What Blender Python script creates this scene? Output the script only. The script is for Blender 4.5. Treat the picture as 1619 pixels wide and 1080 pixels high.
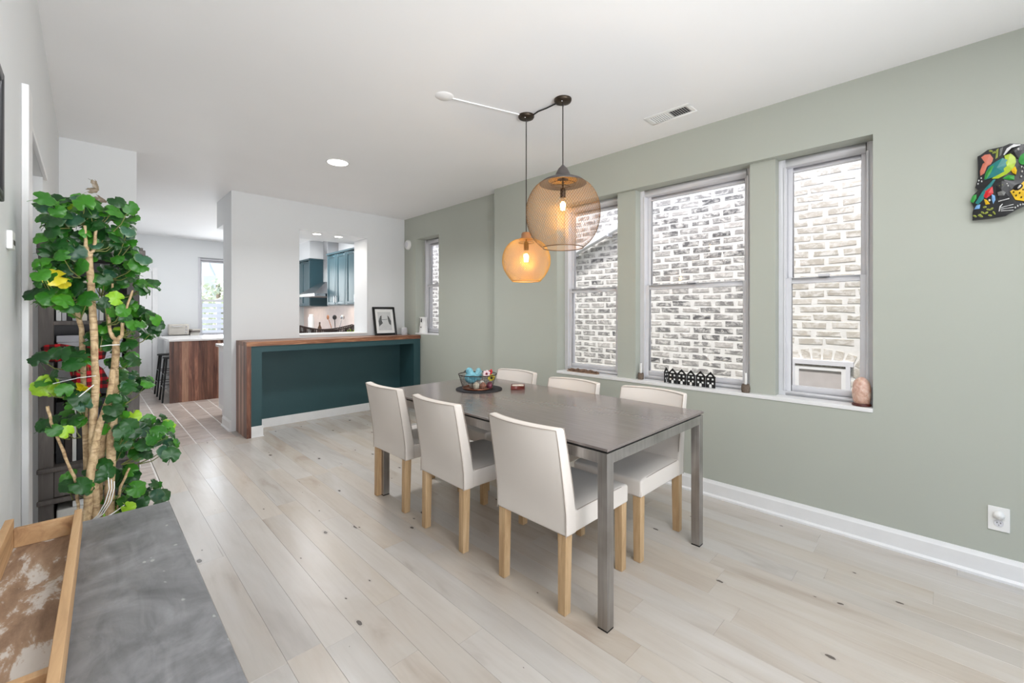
import bpy, math, random
from mathutils import Vector, Matrix, Euler
PI = math.pi
R = random.Random(7)
for o in list(bpy.data.objects): bpy.data.objects.remove(o)
sc = bpy.context.scene
COL = sc.collection

# ------------------------------------------------------------------ camera
CAMH = 1.30
cam_d = bpy.data.cameras.new('camera'); cam = bpy.data.objects.new('camera', cam_d); COL.objects.link(cam)
cam.location = (0, 0, CAMH); cam.rotation_euler = (PI/2, 0, -math.radians(44.5976))
cam_d.sensor_fit = 'HORIZONTAL'; cam_d.sensor_width = 36; cam_d.lens = 36*681/1619
cam_d.shift_x = 0; cam_d.shift_y = -44/1619; cam_d.clip_start = 0.02; cam_d.clip_end = 300
sc.camera = cam
# ------------------------------------------------------------------ sky, sun, exposure
W = bpy.data.worlds.new('sky'); sc.world = W; W.use_nodes = True
wn = W.node_tree.nodes; wl = W.node_tree.links; wn.clear()
sky = wn.new('ShaderNodeTexSky'); sky.sky_type = 'NISHITA'; sky.sun_disc = False
sky.sun_elevation = math.radians(50); sky.sun_rotation = math.radians(-90); sky.air_density = 1.0; sky.dust_density = 1.5
bg = wn.new('ShaderNodeBackground'); bg.inputs['Strength'].default_value = 0.27
wo = wn.new('ShaderNodeOutputWorld'); wl.new(sky.outputs[0], bg.inputs[0]); wl.new(bg.outputs[0], wo.inputs[0])
def light(name, kind, loc, rot, power, color=(1, 1, 1), size=1.0, size_y=None, spread=None):
    d = bpy.data.lights.new(name, kind); d.energy = power; d.color = color
    if kind == 'AREA':
        d.size = size
        if size_y: d.shape = 'RECTANGLE'; d.size_y = size_y
        if spread: d.spread = spread
    elif kind == 'SUN': d.angle = size
    else: d.shadow_soft_size = size
    o = bpy.data.objects.new(name, d); COL.objects.link(o); o.location = loc; o.rotation_euler = rot
    return o
light('sun', 'SUN', (0, 0, 10), (0, math.radians(-19), 0), 4.7, (1, .97, .93), .12)
def aim(loc, to): return (Vector(to)-Vector(loc)).to_track_quat('-Z', 'Y').to_euler()
light('fill_light_up', 'AREA', (.4, -1.9, 1.2), aim((.4, -1.9, 1.2), (1.4, 2.9, 3.1)), 27, (.97, .98, 1), 1.6, 1.2, math.radians(90))  # added fill behind the camera, aimed up to brighten the ceiling
light('fill_light_up_second', 'AREA', (2.4, -2.0, 1.2), aim((2.4, -2.0, 1.2), (.4, 1.5, 2.9)), 6, (.97, .98, 1), 1.6, 1.2, math.radians(90))  # second added fill from the rear right, no real source there
light('fill_light_rear', 'AREA', (1.2, -.6, 2.64), (0, 0, 0), 31, (.96, .98, 1), 1.2, 1.2)  # added downward fill behind the camera, has no fixture
light('ceiling_lamp_dining', 'AREA', (1.6, 3.855, 2.63), (0, 0, 0), 16, (.97, .98, 1), .3, .3, math.radians(145))
light('kitchen_fill_island', 'AREA', (1.2, 8.0, 2.64), (0, 0, 0), 9, (.95, .97, 1), 1.0, 1.0)  # added fill to brighten the kitchen around the island, no fixture
light('kitchen_fill_range', 'AREA', (2.3, 7.2, 2.64), (0, 0, 0), 24, (.98, .98, 1), .8, .8)  # added fill for the range side of the kitchen, no fixture
light('daylight_kitchen', 'AREA', (1.8, 9.5, 1.6), (-PI/2, 0, 0), 11, (.93, .97, 1), .6, 1.3)
sc.view_settings.view_transform = 'Standard'; sc.view_settings.look = 'None'
sc.view_settings.exposure = 0.46; sc.view_settings.gamma = 1; sc.view_settings.use_curve_mapping = False

# ------------------------------------------------------------------ materials
def srgb(r, g, b):
    f = lambda c: (c/255/12.92) if c/255 <= .04045 else ((c/255+.055)/1.055)**2.4
    return (f(r), f(g), f(b), 1)
class NT:
    def __init__(s, name):
        s.m = bpy.data.materials.new(name); s.m.use_nodes = True
        s.n = s.m.node_tree.nodes; s.l = s.m.node_tree.links
        s.b = s.n['Principled BSDF']; s.out = s.n['Material Output']
    def add(s, t, **kw):
        x = s.n.new('ShaderNode'+t)
        for k, v in kw.items():
            if k in x.inputs.keys(): x.inputs[k].default_value = v
            else: setattr(x, k, v)
        return x
    def coord(s, which='Object', scale=(1, 1, 1), rot=(0, 0, 0), shift=None):
        tc = s.add('TexCoord'); mp = s.add('Mapping'); mp.inputs['Scale'].default_value = scale; mp.inputs['Rotation'].default_value = rot
        if which == 'World':
            g = s.add('NewGeometry'); src = g.outputs['Position']
        else: src = tc.outputs[which]
        s.l.new(src, mp.inputs['Vector'])
        if shift is not None: s.l.new(shift, mp.inputs['Location'])
        return mp.outputs[0]
    def noise(s, vec, scale=5, detail=3, rough=.5, dist=0):
        x = s.add('TexNoise'); s.l.new(vec, x.inputs['Vector'])
        x.inputs['Scale'].default_value = scale; x.inputs['Detail'].default_value = detail
        x.inputs['Roughness'].default_value = rough; x.inputs['Distortion'].default_value = dist
        return x.outputs[0]
    def ramp(s, fac, stops, interp='LINEAR'):
        x = s.add('ValToRGB'); s.l.new(fac, x.inputs[0]); e = x.color_ramp.elements; x.color_ramp.interpolation = interp
        while len(e) < len(stops): e.new(.5)
        for i, (p, c) in enumerate(stops):
            e[i].position = p; e[i].color = c if len(c) == 4 else (*c, 1)
        return x.outputs[0]
    def mix(s, fac, a, b, mode='MIX'):
        x = s.add('Mix', data_type='RGBA', blend_type=mode)
        for sock, v in ((x.inputs[0], fac), (x.inputs[6], a), (x.inputs[7], b)):
            if hasattr(v, 'links'): s.l.new(v, sock)
            else: sock.default_value = v
        return x.outputs[2]
    def math(s, op, a, b=0.0):
        x = s.add('Math', operation=op)
        for sock, v in ((x.inputs[0], a), (x.inputs[1], b)):
            if hasattr(v, 'links'): s.l.new(v, sock)
            else: sock.default_value = v
        return x.outputs[0]
    def bump(s, h, strength=.2, dist=.002):
        x = s.add('Bump'); x.inputs['Strength'].default_value = strength; x.inputs['Distance'].default_value = dist
        s.l.new(h, x.inputs['Height']); s.l.new(x.outputs[0], s.b.inputs['Normal'])
    def set(s, col=None, rough=.5, metal=0, spec=None):
        if col is not None:
            if hasattr(col, 'links'): s.l.new(col, s.b.inputs['Base Color'])
            else: s.b.inputs['Base Color'].default_value = col
        if hasattr(rough, 'links'): s.l.new(rough, s.b.inputs['Roughness'])
        else: s.b.inputs['Roughness'].default_value = rough
        s.b.inputs['Metallic'].default_value = metal
        if spec is not None: s.b.inputs['Specular IOR Level'].default_value = spec
        return s.m
def plain(name, rgb, rough=.5, metal=0, var=.06, scale=12, bump=0, spec=None, emit=0):
    t = NT(name); c = srgb(*rgb); v = t.coord('Object')
    n = t.noise(v, scale, 3)
    lo = tuple(x*(1-var) for x in c[:3]); hi = tuple(min(1, x*(1+var)) for x in c[:3])
    col = t.ramp(n, [(.3, lo), (.7, hi)])
    t.set(col, rough, metal, spec)
    if bump: t.bump(t.noise(v, scale*8, 2), bump, .001)
    if emit:
        t.l.new(col, t.b.inputs['Emission Color']); t.b.inputs['Emission Strength'].default_value = emit
    return t.m
def emit(name, rgb, s):
    t = NT(name); t.set(srgb(*rgb), .5); t.b.inputs['Emission Color'].default_value = srgb(*rgb); t.b.inputs['Emission Strength'].default_value = s
    return t.m
def glass(name, tint=(1, 1, 1, 1), refl=1.0):
    t = NT(name); t.n.remove(t.b)
    tr = t.add('BsdfTransparent'); tr.inputs[0].default_value = tint
    gl = t.add('BsdfGlossy'); gl.inputs['Roughness'].default_value = .02
    fr = t.add('Fresnel'); fr.inputs['IOR'].default_value = 1.45
    geo = t.add('NewGeometry'); front = t.math('SUBTRACT', 1.0, geo.outputs['Backfacing'])
    m = t.add('MixShader'); t.l.new(t.math('MULTIPLY', t.math('MULTIPLY', fr.outputs[0], refl), front), m.inputs[0]); t.l.new(tr.outputs[0], m.inputs[1]); t.l.new(gl.outputs[0], m.inputs[2])
    t.l.new(m.outputs[0], t.out.inputs[0]); return t.m
def wood(name, lo, mid, hi, scale=(1, 1, 1), rough=.5, grain=14, rnd=0.5, dist=1.2, vari=True):
    t = NT(name); oi = t.add('ObjectInfo')
    sh = t.math('MULTIPLY', oi.outputs['Random'], 37.0)
    cb = t.add('CombineXYZ'); [t.l.new(sh, cb.inputs[i]) for i in range(3)]
    v = t.coord('Object', scale, shift=cb.outputs[0])
    n = t.noise(v, grain, 6, .6, dist); n2 = t.noise(v, grain*.25, 2)
    col = t.ramp(n, [(.3, srgb(*lo)), (.52, srgb(*mid)), (.72, srgb(*hi))])
    if vari:
        h = t.add('HueSaturation'); t.l.new(col, h.inputs['Color'])
        t.l.new(t.math('ADD', t.math('MULTIPLY', oi.outputs['Random'], rnd), 1-rnd/2), h.inputs['Value']); col = h.outputs[0]
    col = t.mix(.35, col, t.ramp(n2, [(.35, srgb(*lo)), (.65, srgb(*hi))]), 'MIX')
    t.set(col, rough); t.bump(n, .12, .001); return t.m

def wallpaint(name, rgb):
    t = NT(name); v = t.coord('World'); c = srgb(*rgb)
    n = t.noise(v, 1.3, 2); col = t.ramp(n, [(.3, tuple(x*.985 for x in c[:3])), (.7, tuple(min(1, x*1.01) for x in c[:3]))])
    t.set(col, .62, 0, .35); t.bump(t.noise(v, 160, 2), .06, .001); return t.m
M = {}
M['white_wall'] = wallpaint('white wall paint', (230, 232, 233))
M['ceiling'] = wallpaint('ceiling paint', (246, 246, 246))
M['green'] = wallpaint('sage wall paint', (181, 185, 175))
M['trim'] = plain('white trim paint', (236, 236, 236), .35, var=.02)
M['vinyl'] = plain('white vinyl', (222, 222, 226), .35, var=.02)
M['sill'] = plain('white sill', (240, 240, 240), .3, var=.02)
M['teal'] = plain('deep teal paint', (45, 78, 83), .5, var=.05, scale=3)
M['teal_cab'] = plain('teal cabinet paint', (56, 84, 92), .28, var=.04, scale=3)
M['black'] = plain('black satin', (22, 22, 23), .45, var=.2)
M['rubber'] = plain('black rubber', (18, 18, 18), .7)
M['navy'] = plain('navy panel', (38, 50, 60), .45)
M['glass'] = glass('window glass')
M['glass_dull'] = glass('bulb glass', (1, .97, .9, 1), 1.0)
M['white_plastic'] = plain('white plastic', (238, 238, 236), .35, var=.02)
M['steel'] = plain('stainless steel', (188, 188, 190), .22, 1, var=.05, scale=3)
M['quartz'] = plain('white quartz', (228, 226, 224), .2, var=.04, scale=8)
M['bronze'] = plain('aged bronze', (74, 64, 54), .42, .8, var=.3, scale=30)
M['cord'] = plain('dark cord', (52, 46, 42), .7)
M['gold'] = plain('gold mesh', (226, 170, 74), .38, .55, var=.05)
M['gold_out'] = plain('brown mesh', (120, 92, 66), .45, .6, var=.05)  # large shade's unlit outer faces; its inner faces are coloured gold as bulb-lit
M['gray_metal'] = plain('grey cap metal', (104, 98, 96), .5, .5, var=.08)
M['light_wood'] = wood('natural oak legs', (176, 140, 100), (204, 170, 128), (222, 192, 152), (1, 1, .12), .5, 30, .12)
M['walnut'] = wood('walnut strip', (58, 32, 26), (104, 64, 50), (158, 112, 90), (1, 1, .09), .36, 34, 1.1)
M['walnut_light'] = wood('pale walnut strip', (120, 82, 64), (166, 122, 98), (196, 156, 130), (1, 1, .09), .36, 34, .3)
M['walnut_top'] = wood('walnut top', (84, 48, 34), (134, 86, 62), (188, 140, 104), (.12, 1, 1), .4, 30, .7)
M['old_wood'] = wood('raw pine', (150, 112, 76), (196, 156, 112), (216, 182, 140), (1, .1, 1), .65, 26, .2)
M['dark_wood'] = wood('weathered dark wood', (58, 54, 52), (88, 82, 79), (124, 117, 113), (1, 1, .12), .6, 22, .3)

def m_fabric():
    t = NT('cream linen'); v = t.coord('Object'); c = srgb(233, 225, 217)
    n = t.noise(v, 3, 2); col = t.ramp(n, [(.3, tuple(x*.95 for x in c[:3])), (.7, c)])
    t.set(col, .85, 0, .2); t.b.inputs['Sheen Weight'].default_value = .2
    t.bump(t.noise(v, 420, 2), .25, .0006); return t.m
M['fabric'] = m_fabric()
M['piping'] = plain('fabric seam', (176, 164, 154), .9)
def m_steel_brushed():
    t = NT('brushed table steel'); v = t.coord('Object', (1, 1, .04)); n = t.noise(v, 90, 3)
    v2 = t.coord('Object'); n2 = t.noise(v2, 4, 3)
    col = t.mix(.5, t.ramp(n, [(.3, srgb(150, 146, 142)), (.7, srgb(186, 182, 178))]), t.ramp(n2, [(.35, srgb(132, 126, 120)), (.65, srgb(192, 188, 186))]))
    t.set(col, .34, .85); return t.m
M['table_steel'] = m_steel_brushed()
def m_ceramic():
    t = NT('brown grey ceramic top'); n = t.noise(t.coord('Object', (1, .5, 1)), 2.2, 2, .4)
    f = t.noise(t.coord('Object', (1, .06, 1)), 60, 2)
    col = t.mix(.3, t.ramp(n, [(.3, srgb(120, 111, 107)), (.7, srgb(136, 127, 123))]), t.ramp(f, [(.3, srgb(116, 107, 104)), (.7, srgb(140, 131, 128))]))
    t.set(col, .19, .1, .9); return t.m
M['ceramic'] = m_ceramic()
def m_slate():
    t = NT('smudged black tabletop'); v = t.coord('Object'); n = t.noise(v, 7, 8, .62, 1.4); w = t.noise(t.coord('Object', (1, .25, 1)), 30, 5, .6, .8)
    col = t.mix(.45, t.ramp(n, [(.3, srgb(84, 84, 86)), (.5, srgb(122, 122, 124)), (.7, srgb(160, 160, 163))]), t.ramp(w, [(.3, srgb(88, 88, 90)), (.7, srgb(142, 142, 144))]))
    sp = t.noise(t.coord('Object', (1, .6, 1)), 42, 1); col = t.mix(t.ramp(sp, [(.76, (0, 0, 0)), (.79, (1, 1, 1))]), col, srgb(168, 168, 166))
    t.set(col, t.ramp(n, [(.3, (.36,)*3), (.7, (.55,)*3)]), 0, .5); t.bump(w, .15, .001); return t.m
M['slate'] = m_slate()
def m_tray():
    t = NT('worn painted board'); v = t.coord('Object', (1, .35, 1)); n = t.noise(v, 16, 7, .65, .3); p = t.noise(t.coord('Object', (1, .4, 1)), 15, 6, .7, .35)
    base = t.ramp(n, [(.28, srgb(98, 74, 58)), (.5, srgb(158, 130, 106)), (.72, srgb(204, 184, 160))])
    col = t.mix(t.ramp(p, [(.51, (0, 0, 0)), (.56, (.85, .85, .85))]), base, srgb(212, 208, 202))
    t.set(col, .7); t.bump(n, .3, .002); return t.m
M['tray'] = m_tray()
def m_plank():
    t = NT('washed oak plank'); oi = t.add('ObjectInfo')
    sh = t.math('MULTIPLY', oi.outputs['Random'], 53.0); cb = t.add('CombineXYZ'); [t.l.new(sh, cb.inputs[i]) for i in range(3)]
    v = t.coord('World', (1, .07, 1), shift=cb.outputs[0]); n = t.noise(v, 34, 5, .6, .5)
    v2 = t.coord('World', (1, .22, 1), shift=cb.outputs[0]); n2 = t.noise(v2, 3.6, 4, .55, 1.6)
    col = t.ramp(n, [(.28, srgb(196, 186, 175)), (.5, srgb(208, 199, 188)), (.74, srgb(215, 207, 198))])
    col = t.mix(.6, col, t.ramp(n2, [(.28, srgb(182, 167, 153)), (.42, srgb(205, 195, 184)), (.58, srgb(212, 205, 196)), (.72, srgb(220, 214, 209))]))
    h = t.add('HueSaturation'); t.l.new(col, h.inputs['Color'])
    t.l.new(t.ramp(oi.outputs['Random'], [(0, (.84,)*3), (.3, (.91,)*3), (.65, (.87,)*3), (1, (.95,)*3)]), h.inputs['Value'])
    t.l.new(t.math('ADD', t.math('MULTIPLY', t.math('FRACT', t.math('MULTIPLY', oi.outputs['Random'], 7.3)), .8), .55), h.inputs['Saturation']); col = h.outputs[0]
    vk = t.coord('World', (1, .5, 1), shift=cb.outputs[0])
    vo = t.add('TexVoronoi', feature='F1', voronoi_dimensions='2D'); t.l.new(vk, vo.inputs['Vector']); vo.inputs['Scale'].default_value = 4.4
    wob = t.math('MULTIPLY', t.math('SUBTRACT', t.noise(vk, 55, 3), .5), .06)
    dk = t.math('ADD', vo.outputs['Distance'], wob)
    sel = t.add('SeparateColor'); t.l.new(vo.outputs['Color'], sel.inputs[0])
    thr = t.math('MULTIPLY', t.math('GREATER_THAN', sel.outputs[0], .52), t.math('ADD', t.math('MULTIPLY', t.math('POWER', sel.outputs[1], 2.0), .035), .013))
    knot = t.math('LESS_THAN', dk, thr)
    halo = t.math('MULTIPLY', t.math('LESS_THAN', dk, t.math('MULTIPLY', thr, 1.9)), .16)
    col = t.mix(halo, col, srgb(150, 140, 130)); col = t.mix(t.math('MULTIPLY', knot, .85), col, srgb(66, 58, 52))
    # long dark checks on a few boards
    ck = t.coord('World', (1, .035, 1), shift=cb.outputs[0]); cn = t.noise(ck, 22, 2, .5, .3)
    col = t.mix(t.ramp(cn, [(.735, (0, 0, 0)), (.76, (.35,)*3)]), col, srgb(120, 110, 102))
    t.set(col, .27, 0, .5); t.bump(n, .05, .0006); return t.m
M['plank'] = m_plank()
def m_tile():
    t = NT('wood look tile'); oi = t.add('ObjectInfo'); sh = t.math('MULTIPLY', oi.outputs['Random'], 31.0); cb = t.add('CombineXYZ'); [t.l.new(sh, cb.inputs[i]) for i in range(3)]
    n = t.noise(t.coord('World', (.35, 1, 1), shift=cb.outputs[0]), 14, 5, .6, .6)
    col = t.ramp(n, [(.3, srgb(166, 152, 144)), (.5, srgb(192, 178, 168)), (.7, srgb(208, 196, 188))])
    h = t.add('HueSaturation'); t.l.new(col, h.inputs['Color']); t.l.new(t.math('ADD', t.math('MULTIPLY', oi.outputs['Random'], .16), .9), h.inputs['Value'])
    t.set(h.outputs[0], .3, 0, .5); t.bump(n, .1, .001); return t.m
M['tile'] = m_tile()
M['grout'] = plain('grout', (236, 232, 228), .7)
M['subfloor'] = plain('subfloor', (176, 164, 152), .9)
def m_brick():
    t = NT('whitewashed brick'); oi = t.add('ObjectInfo'); v = t.coord('World', (1, .6, 1)); n = t.noise(v, 22, 6, .7, .6)
    g = t.add('NewGeometry'); sp = t.add('SeparateXYZ'); t.l.new(g.outputs['Position'], sp.inputs[0])
    rc = t.ramp(oi.outputs['Random'], [(0, srgb(92, 91, 92)), (.3, srgb(128, 126, 125)), (.7, srgb(160, 156, 153)), (1, srgb(190, 185, 180))])
    bei = t.math('LESS_THAN', sp.outputs[1], 1.25)
    rc = t.mix(t.math('MULTIPLY', bei, .72), rc, srgb(206, 198, 184))
    col = t.mix(t.ramp(n, [(.44, (0, 0, 0)), (.62, (.92, .92, .92))]), rc, srgb(226, 223, 218))
    t.set(col, .9); t.bump(n, .35, .002); return t.m
M['brick'] = m_brick()
M['mortar'] = plain('white mortar', (232, 230, 226), .95, var=.05, scale=18, bump=.4)

# ------------------------------------------------------------------ mesh helper
class MB:
    def __init__(s): s.v = []; s.f = []; s.mi = []; s.sm = []
    def add(s, vs, fs, mi=0, sm=False):
        b = len(s.v); s.v += [tuple(x) for x in vs]
        for f in fs: s.f.append([b+i for i in f]); s.mi.append(mi); s.sm.append(sm)
        return s
    def box(s, x0, y0, z0, x1, y1, z1, mi=0, mat=None):
        vs = [(x, y, z) for z in (z0, z1) for y in (y0, y1) for x in (x0, x1)]
        if mat is not None: vs = [mat @ Vector(p) for p in vs]
        return s.add(vs, [(0, 2, 3, 1), (4, 5, 7, 6), (0, 1, 5, 4), (2, 6, 7, 3), (0, 4, 6, 2), (1, 3, 7, 5)], mi)
    def tube(s, path, r, n=8, mi=0, cap=True, sm=True):
        P = [Vector(p) for p in path]; rr = r if isinstance(r, (list, tuple)) else [r]*len(P); vs = []; fs = []
        t0 = (P[1]-P[0]).normalized(); up = Vector((0, 0, 1)) if abs(t0.z) < .9 else Vector((1, 0, 0)); u = t0.cross(up).normalized()
        for i, p in enumerate(P):
            t = (P[min(i+1, len(P)-1)]-P[max(i-1, 0)]).normalized(); u = (u-t*u.dot(t)).normalized(); w = t.cross(u)
            for k in range(n):
                a = 2*PI*k/n; vs.append(p+(u*math.cos(a)+w*math.sin(a))*rr[i])
        for i in range(len(P)-1):
            for k in range(n): fs.append((i*n+k, i*n+(k+1) % n, (i+1)*n+(k+1) % n, (i+1)*n+k))
        s.add(vs, fs, mi, sm)
        if cap: s.add(vs[:n], [tuple(range(n))[::-1]], mi); s.add(vs[-n:], [tuple(range(n))], mi)
        return s
    def lathe(s, prof, n=24, c=(0, 0, 0), mi=0, sm=True, axis='Z', sx=1, sy=1):
        vs = []; fs = []
        for r, z in prof:
            for k in range(n):
                a = 2*PI*k/n; p = (r*math.cos(a)*sx, r*math.sin(a)*sy, z)
                if axis == 'X': p = (z, p[0], p[1])
                if axis == 'Y': p = (p[0], z, p[1])
                vs.append((p[0]+c[0], p[1]+c[1], p[2]+c[2]))
        m = len(prof)
        for i in range(m-1):
            for k in range(n):
                q = (i*n+k, i*n+(k+1) % n, (i+1)*n+(k+1) % n, (i+1)*n+k); fs.append(q if axis != 'Y' else q[::-1])
        s.add(vs, fs, mi, sm)
        if prof[0][0] > 1e-4: s.add(vs[:n], [tuple(range(n))[::-1]], mi)
        if prof[-1][0] > 1e-4: s.add(vs[-n:], [tuple(range(n))], mi)
        return s
    def disc(s, r, z0, z1, n=24, c=(0, 0, 0), mi=0, axis='Z', sx=1, sy=1): return s.lathe([(r, z0), (r, z1)], n, c, mi, False, axis, sx, sy)
    def ball(s, c, r, n=12, m=8, mi=0, sx=1, sy=1, sz=1):
        prof = [(max(r*math.sin(PI*i/m), 1e-5), -r*sz*math.cos(PI*i/m)) for i in range(m+1)]
        return s.lathe(prof, n, c, mi, True, 'Z', sx, sy)
    def prism(s, pts, d0, d1, fn, mi=0):      # pts 2-D outline, fn(u,v,d)->xyz
        n = len(pts); vs = [fn(u, v, d0) for u, v in pts]+[fn(u, v, d1) for u, v in pts]
        return s.add(vs, [tuple(range(n))[::-1], tuple(range(n, 2*n))]+[(i, (i+1) % n, n+(i+1) % n, n+i) for i in range(n)], mi)
    def mesh(s, name, mats):
        me = bpy.data.meshes.new(name); me.from_pydata(s.v, [], s.f)
        for m in (mats if isinstance(mats, list) else [mats]): me.materials.append(m)
        for p, i, q in zip(me.polygons, s.mi, s.sm): p.material_index = i; p.use_smooth = q
        me.update(); return me
    def build(s, name, mats, parent=None, bevel=0, seg=2, sub=0, fix=True, kind=None):
        me = s.mesh(name, mats)
        if fix:
            import bmesh
            bm = bmesh.new(); bm.from_mesh(me)
            if bevel or sub: bmesh.ops.remove_doubles(bm, verts=bm.verts, dist=1e-5)
            bmesh.ops.recalc_face_normals(bm, faces=bm.faces); bm.to_mesh(me); bm.free()
        o = bpy.data.objects.new(name, me); COL.objects.link(o)
        if parent: o.parent = parent
        if bevel:
            b = o.modifiers.new('bevel', 'BEVEL'); b.width = bevel; b.segments = seg; b.limit_method = 'ANGLE'; b.angle_limit = math.radians(35)
            for p in me.polygons: p.use_smooth = True
            w = o.modifiers.new('wn', 'WEIGHTED_NORMAL'); w.keep_sharp = False
        if sub:
            m = o.modifiers.new('sub', 'SUBSURF'); m.levels = sub; m.render_levels = sub
            for p in me.polygons: p.use_smooth = True
        if kind: o['kind'] = kind
        return o
def box(name, m, a, b, parent=None, bevel=0, **k): return MB().box(*a, *b).build(name, m, parent, bevel, **k)
def tag(o, label, cat, group=None, kind=None):
    if label: o['label'] = label
    if cat: o['category'] = cat
    if group: o['group'] = group
    if kind: o['kind'] = kind
    return o
def empty(name, loc=(0, 0, 0), rz=0, label=None, cat=None, group=None, kind=None, parent=None):
    o = bpy.data.objects.new(name, None); COL.objects.link(o); o.location = loc; o.rotation_euler = (0, 0, rz); o.empty_display_size = .1
    if parent: o.parent = parent
    return tag(o, label, cat, group, kind)
def kids(o): return [c for c in bpy.data.objects if c.parent == o]
def dup(o, parent=None):
    c = o.copy(); COL.objects.link(c); c.parent = parent
    for k in kids(o): dup(k, c)
    return c
def struct(o): o['kind'] = 'structure'; return o

# ------------------------------------------------------------------ room shell
ZC = 2.66; XR = 3.17; XF = 3.28; XL = -.155; YB = 5.55
def wall(name, m, boxes):
    b = MB()
    for q in boxes: b.box(*q)
    return struct(b.build(name, m))
wall('wall_right', M['green'], [
    (XR, -2.6, 0, 3.42, .302, ZC), (XR, .302, 0, 3.42, 2.609, .738), (XR, .302, 2.318, 3.42, 2.609, ZC), (XR, 2.609, 0, 3.42, 3.49, ZC),
    (XR+.045, .80, .762, 3.42, .952, 2.318), (XR+.045, 1.812, .762, 3.42, 1.98, 2.318),
    (XF, 3.49, 0, 3.56, 4.696, ZC), (XF, 4.696, 0, 3.56, 5.254, 1.02), (XF, 4.696, 2.345, 3.56, 5.254, ZC), (XF, 5.254, 0, 3.56, YB, ZC)])
wall('wall_back', M['white_wall'], [
    (1.13, YB, 0, 1.838, 5.944, ZC), (1.838, YB, 0, 2.706, 5.944, 1.03), (1.838, YB, 2.325, 2.706, 5.944, ZC), (2.706, YB, 0, 3.56, 5.944, ZC),
    (1.13, 5.944, 2.34, 3.28, 6.29, ZC)])
wall('wall_left', M['white_wall'], [(-.45, -2.6, 0, XL, 2.27, ZC), (-.45, 2.27, 1.965, XL, 3.1, ZC), (-.45, 3.1, 0, XL, 4.8, ZC), (-.55, 2.27, 0, -.45, 3.1, ZC)])
wall('wall_stub', M['white_wall'], [(-.45, 4.8, 0, .296, 9.7, ZC)])
wall('wall_kitchen_far', M['white_wall'], [(.296, 9.7, 0, 1.45, 9.85, ZC), (1.45, 9.7, 0, 2.35, 9.85, .87), (1.45, 9.7, 2.34, 2.35, 9.85, ZC), (2.35, 9.7, 0, 3.56, 9.85, ZC)])
wall('wall_kitchen_right', M['white_wall'], [(XF, 5.944, 0, 3.56, 9.7, ZC)])
wall('wall_rear', M['white_wall'], [(-.45, -2.75, 0, .3, -2.6, ZC), (.3, -2.75, 2.3, 3.1, -2.6, ZC), (3.1, -2.75, 0, 3.42, -2.6, ZC), (.3, -2.75, 0, 3.1, -2.6, .15)])
struct(box('ceiling', M['ceiling'], (-.55, -2.75, ZC), (3.56, 9.85, ZC+.12)))

# floor: washed oak boards and wood-look tiles on a slab
fl = struct(box('floor', M['subfloor'], (-.55, -2.75, -.12), (3.56, 9.85, -.012)))
PW = .127
pl_meshes = {}
def plank_mesh(w, L):
    k = (round(w, 3), round(L, 2))
    if k not in pl_meshes:
        g = .0002; b = MB(); e = .0006
        vs = [(g, g, -.012), (w-g, g, -.012), (w-g, L-g, -.012), (g, L-g, -.012), (g, g, -e), (w-g, g, -e), (w-g, L-g, -e), (g, L-g, -e),
              (g+e, g+e, 0), (w-g-e, g+e, 0), (w-g-e, L-g-e, 0), (g+e, L-g-e, 0)]
        b.add(vs, [(0, 1, 5, 4), (1, 2, 6, 5), (2, 3, 7, 6), (3, 0, 4, 7), (4, 5, 9, 8), (5, 6, 10, 9), (6, 7, 11, 10), (7, 4, 8, 11), (8, 9, 10, 11)])
        pl_meshes[k] = b.mesh('plank', M['plank'])
    return pl_meshes[k]
x0 = .785-PW*8; RP = random.Random(3)
for i in range(40):
    xa = x0+i*PW
    if xa >= XF: break
    lo, w = xa, PW
    if lo+w < XL: continue
    if lo < XL: w -= XL-lo; lo = XL
    if lo+w > XF: w = XF-lo
    yend = 5.285 if lo > .36 else 3.2
    y = -2.6-RP.random()*1.2
    while y < yend-.05:
        L = RP.choice((1.0, 1.2, 1.4, 1.6)); a = max(y, -2.6); bnd = min(y+L, yend)
        if yend-bnd < .25: bnd = yend
        if bnd-a > .05:
            o = bpy.data.objects.new('plank', plank_mesh(w, bnd-a)); COL.objects.link(o); o.parent = fl; o.location = (lo, a, 0)
        y = bnd
# strip of boards continuing into the bar niche
for i in range(18):
    lo = 1.124+i*PW
    if lo+PW > XF: break
    o = bpy.data.objects.new('plank', plank_mesh(PW, .265)); COL.objects.link(o); o.parent = fl; o.location = (lo, 5.285, 0)
TW = .172; tile_m = {}
def tile(lo, a, w, L):
    k = (round(w, 3), round(L, 2))
    if k not in tile_m:
        g = .0042; e = .0015; b = MB()
        vs = [(g, g, -.012), (w-g, g, -.012), (w-g, L-g, -.012), (g, L-g, -.012), (g+e, g+e, 0), (w-g-e, g+e, 0), (w-g-e, L-g-e, 0), (g+e, L-g-e, 0)]
        b.add(vs, [(0, 1, 5, 4), (1, 2, 6, 5), (2, 3, 7, 6), (3, 0, 4, 7), (4, 5, 6, 7)]); tile_m[k] = b.mesh('tile', M['tile'])
    o = bpy.data.objects.new('tile', tile_m[k]); COL.objects.link(o); o.parent = fl; o.location = (lo, a, 0)
box('grout_bed', M['grout'], (.296, 5.286, -.012), (XF, 9.7, -.0025), fl); box('grout_bed', M['grout'], (XL, 3.2, -.012), (.40, 4.8, -.0025), fl); box('grout_bed', M['grout'], (.296, 4.8, -.012), (.40, 5.285, -.0025), fl)
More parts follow.
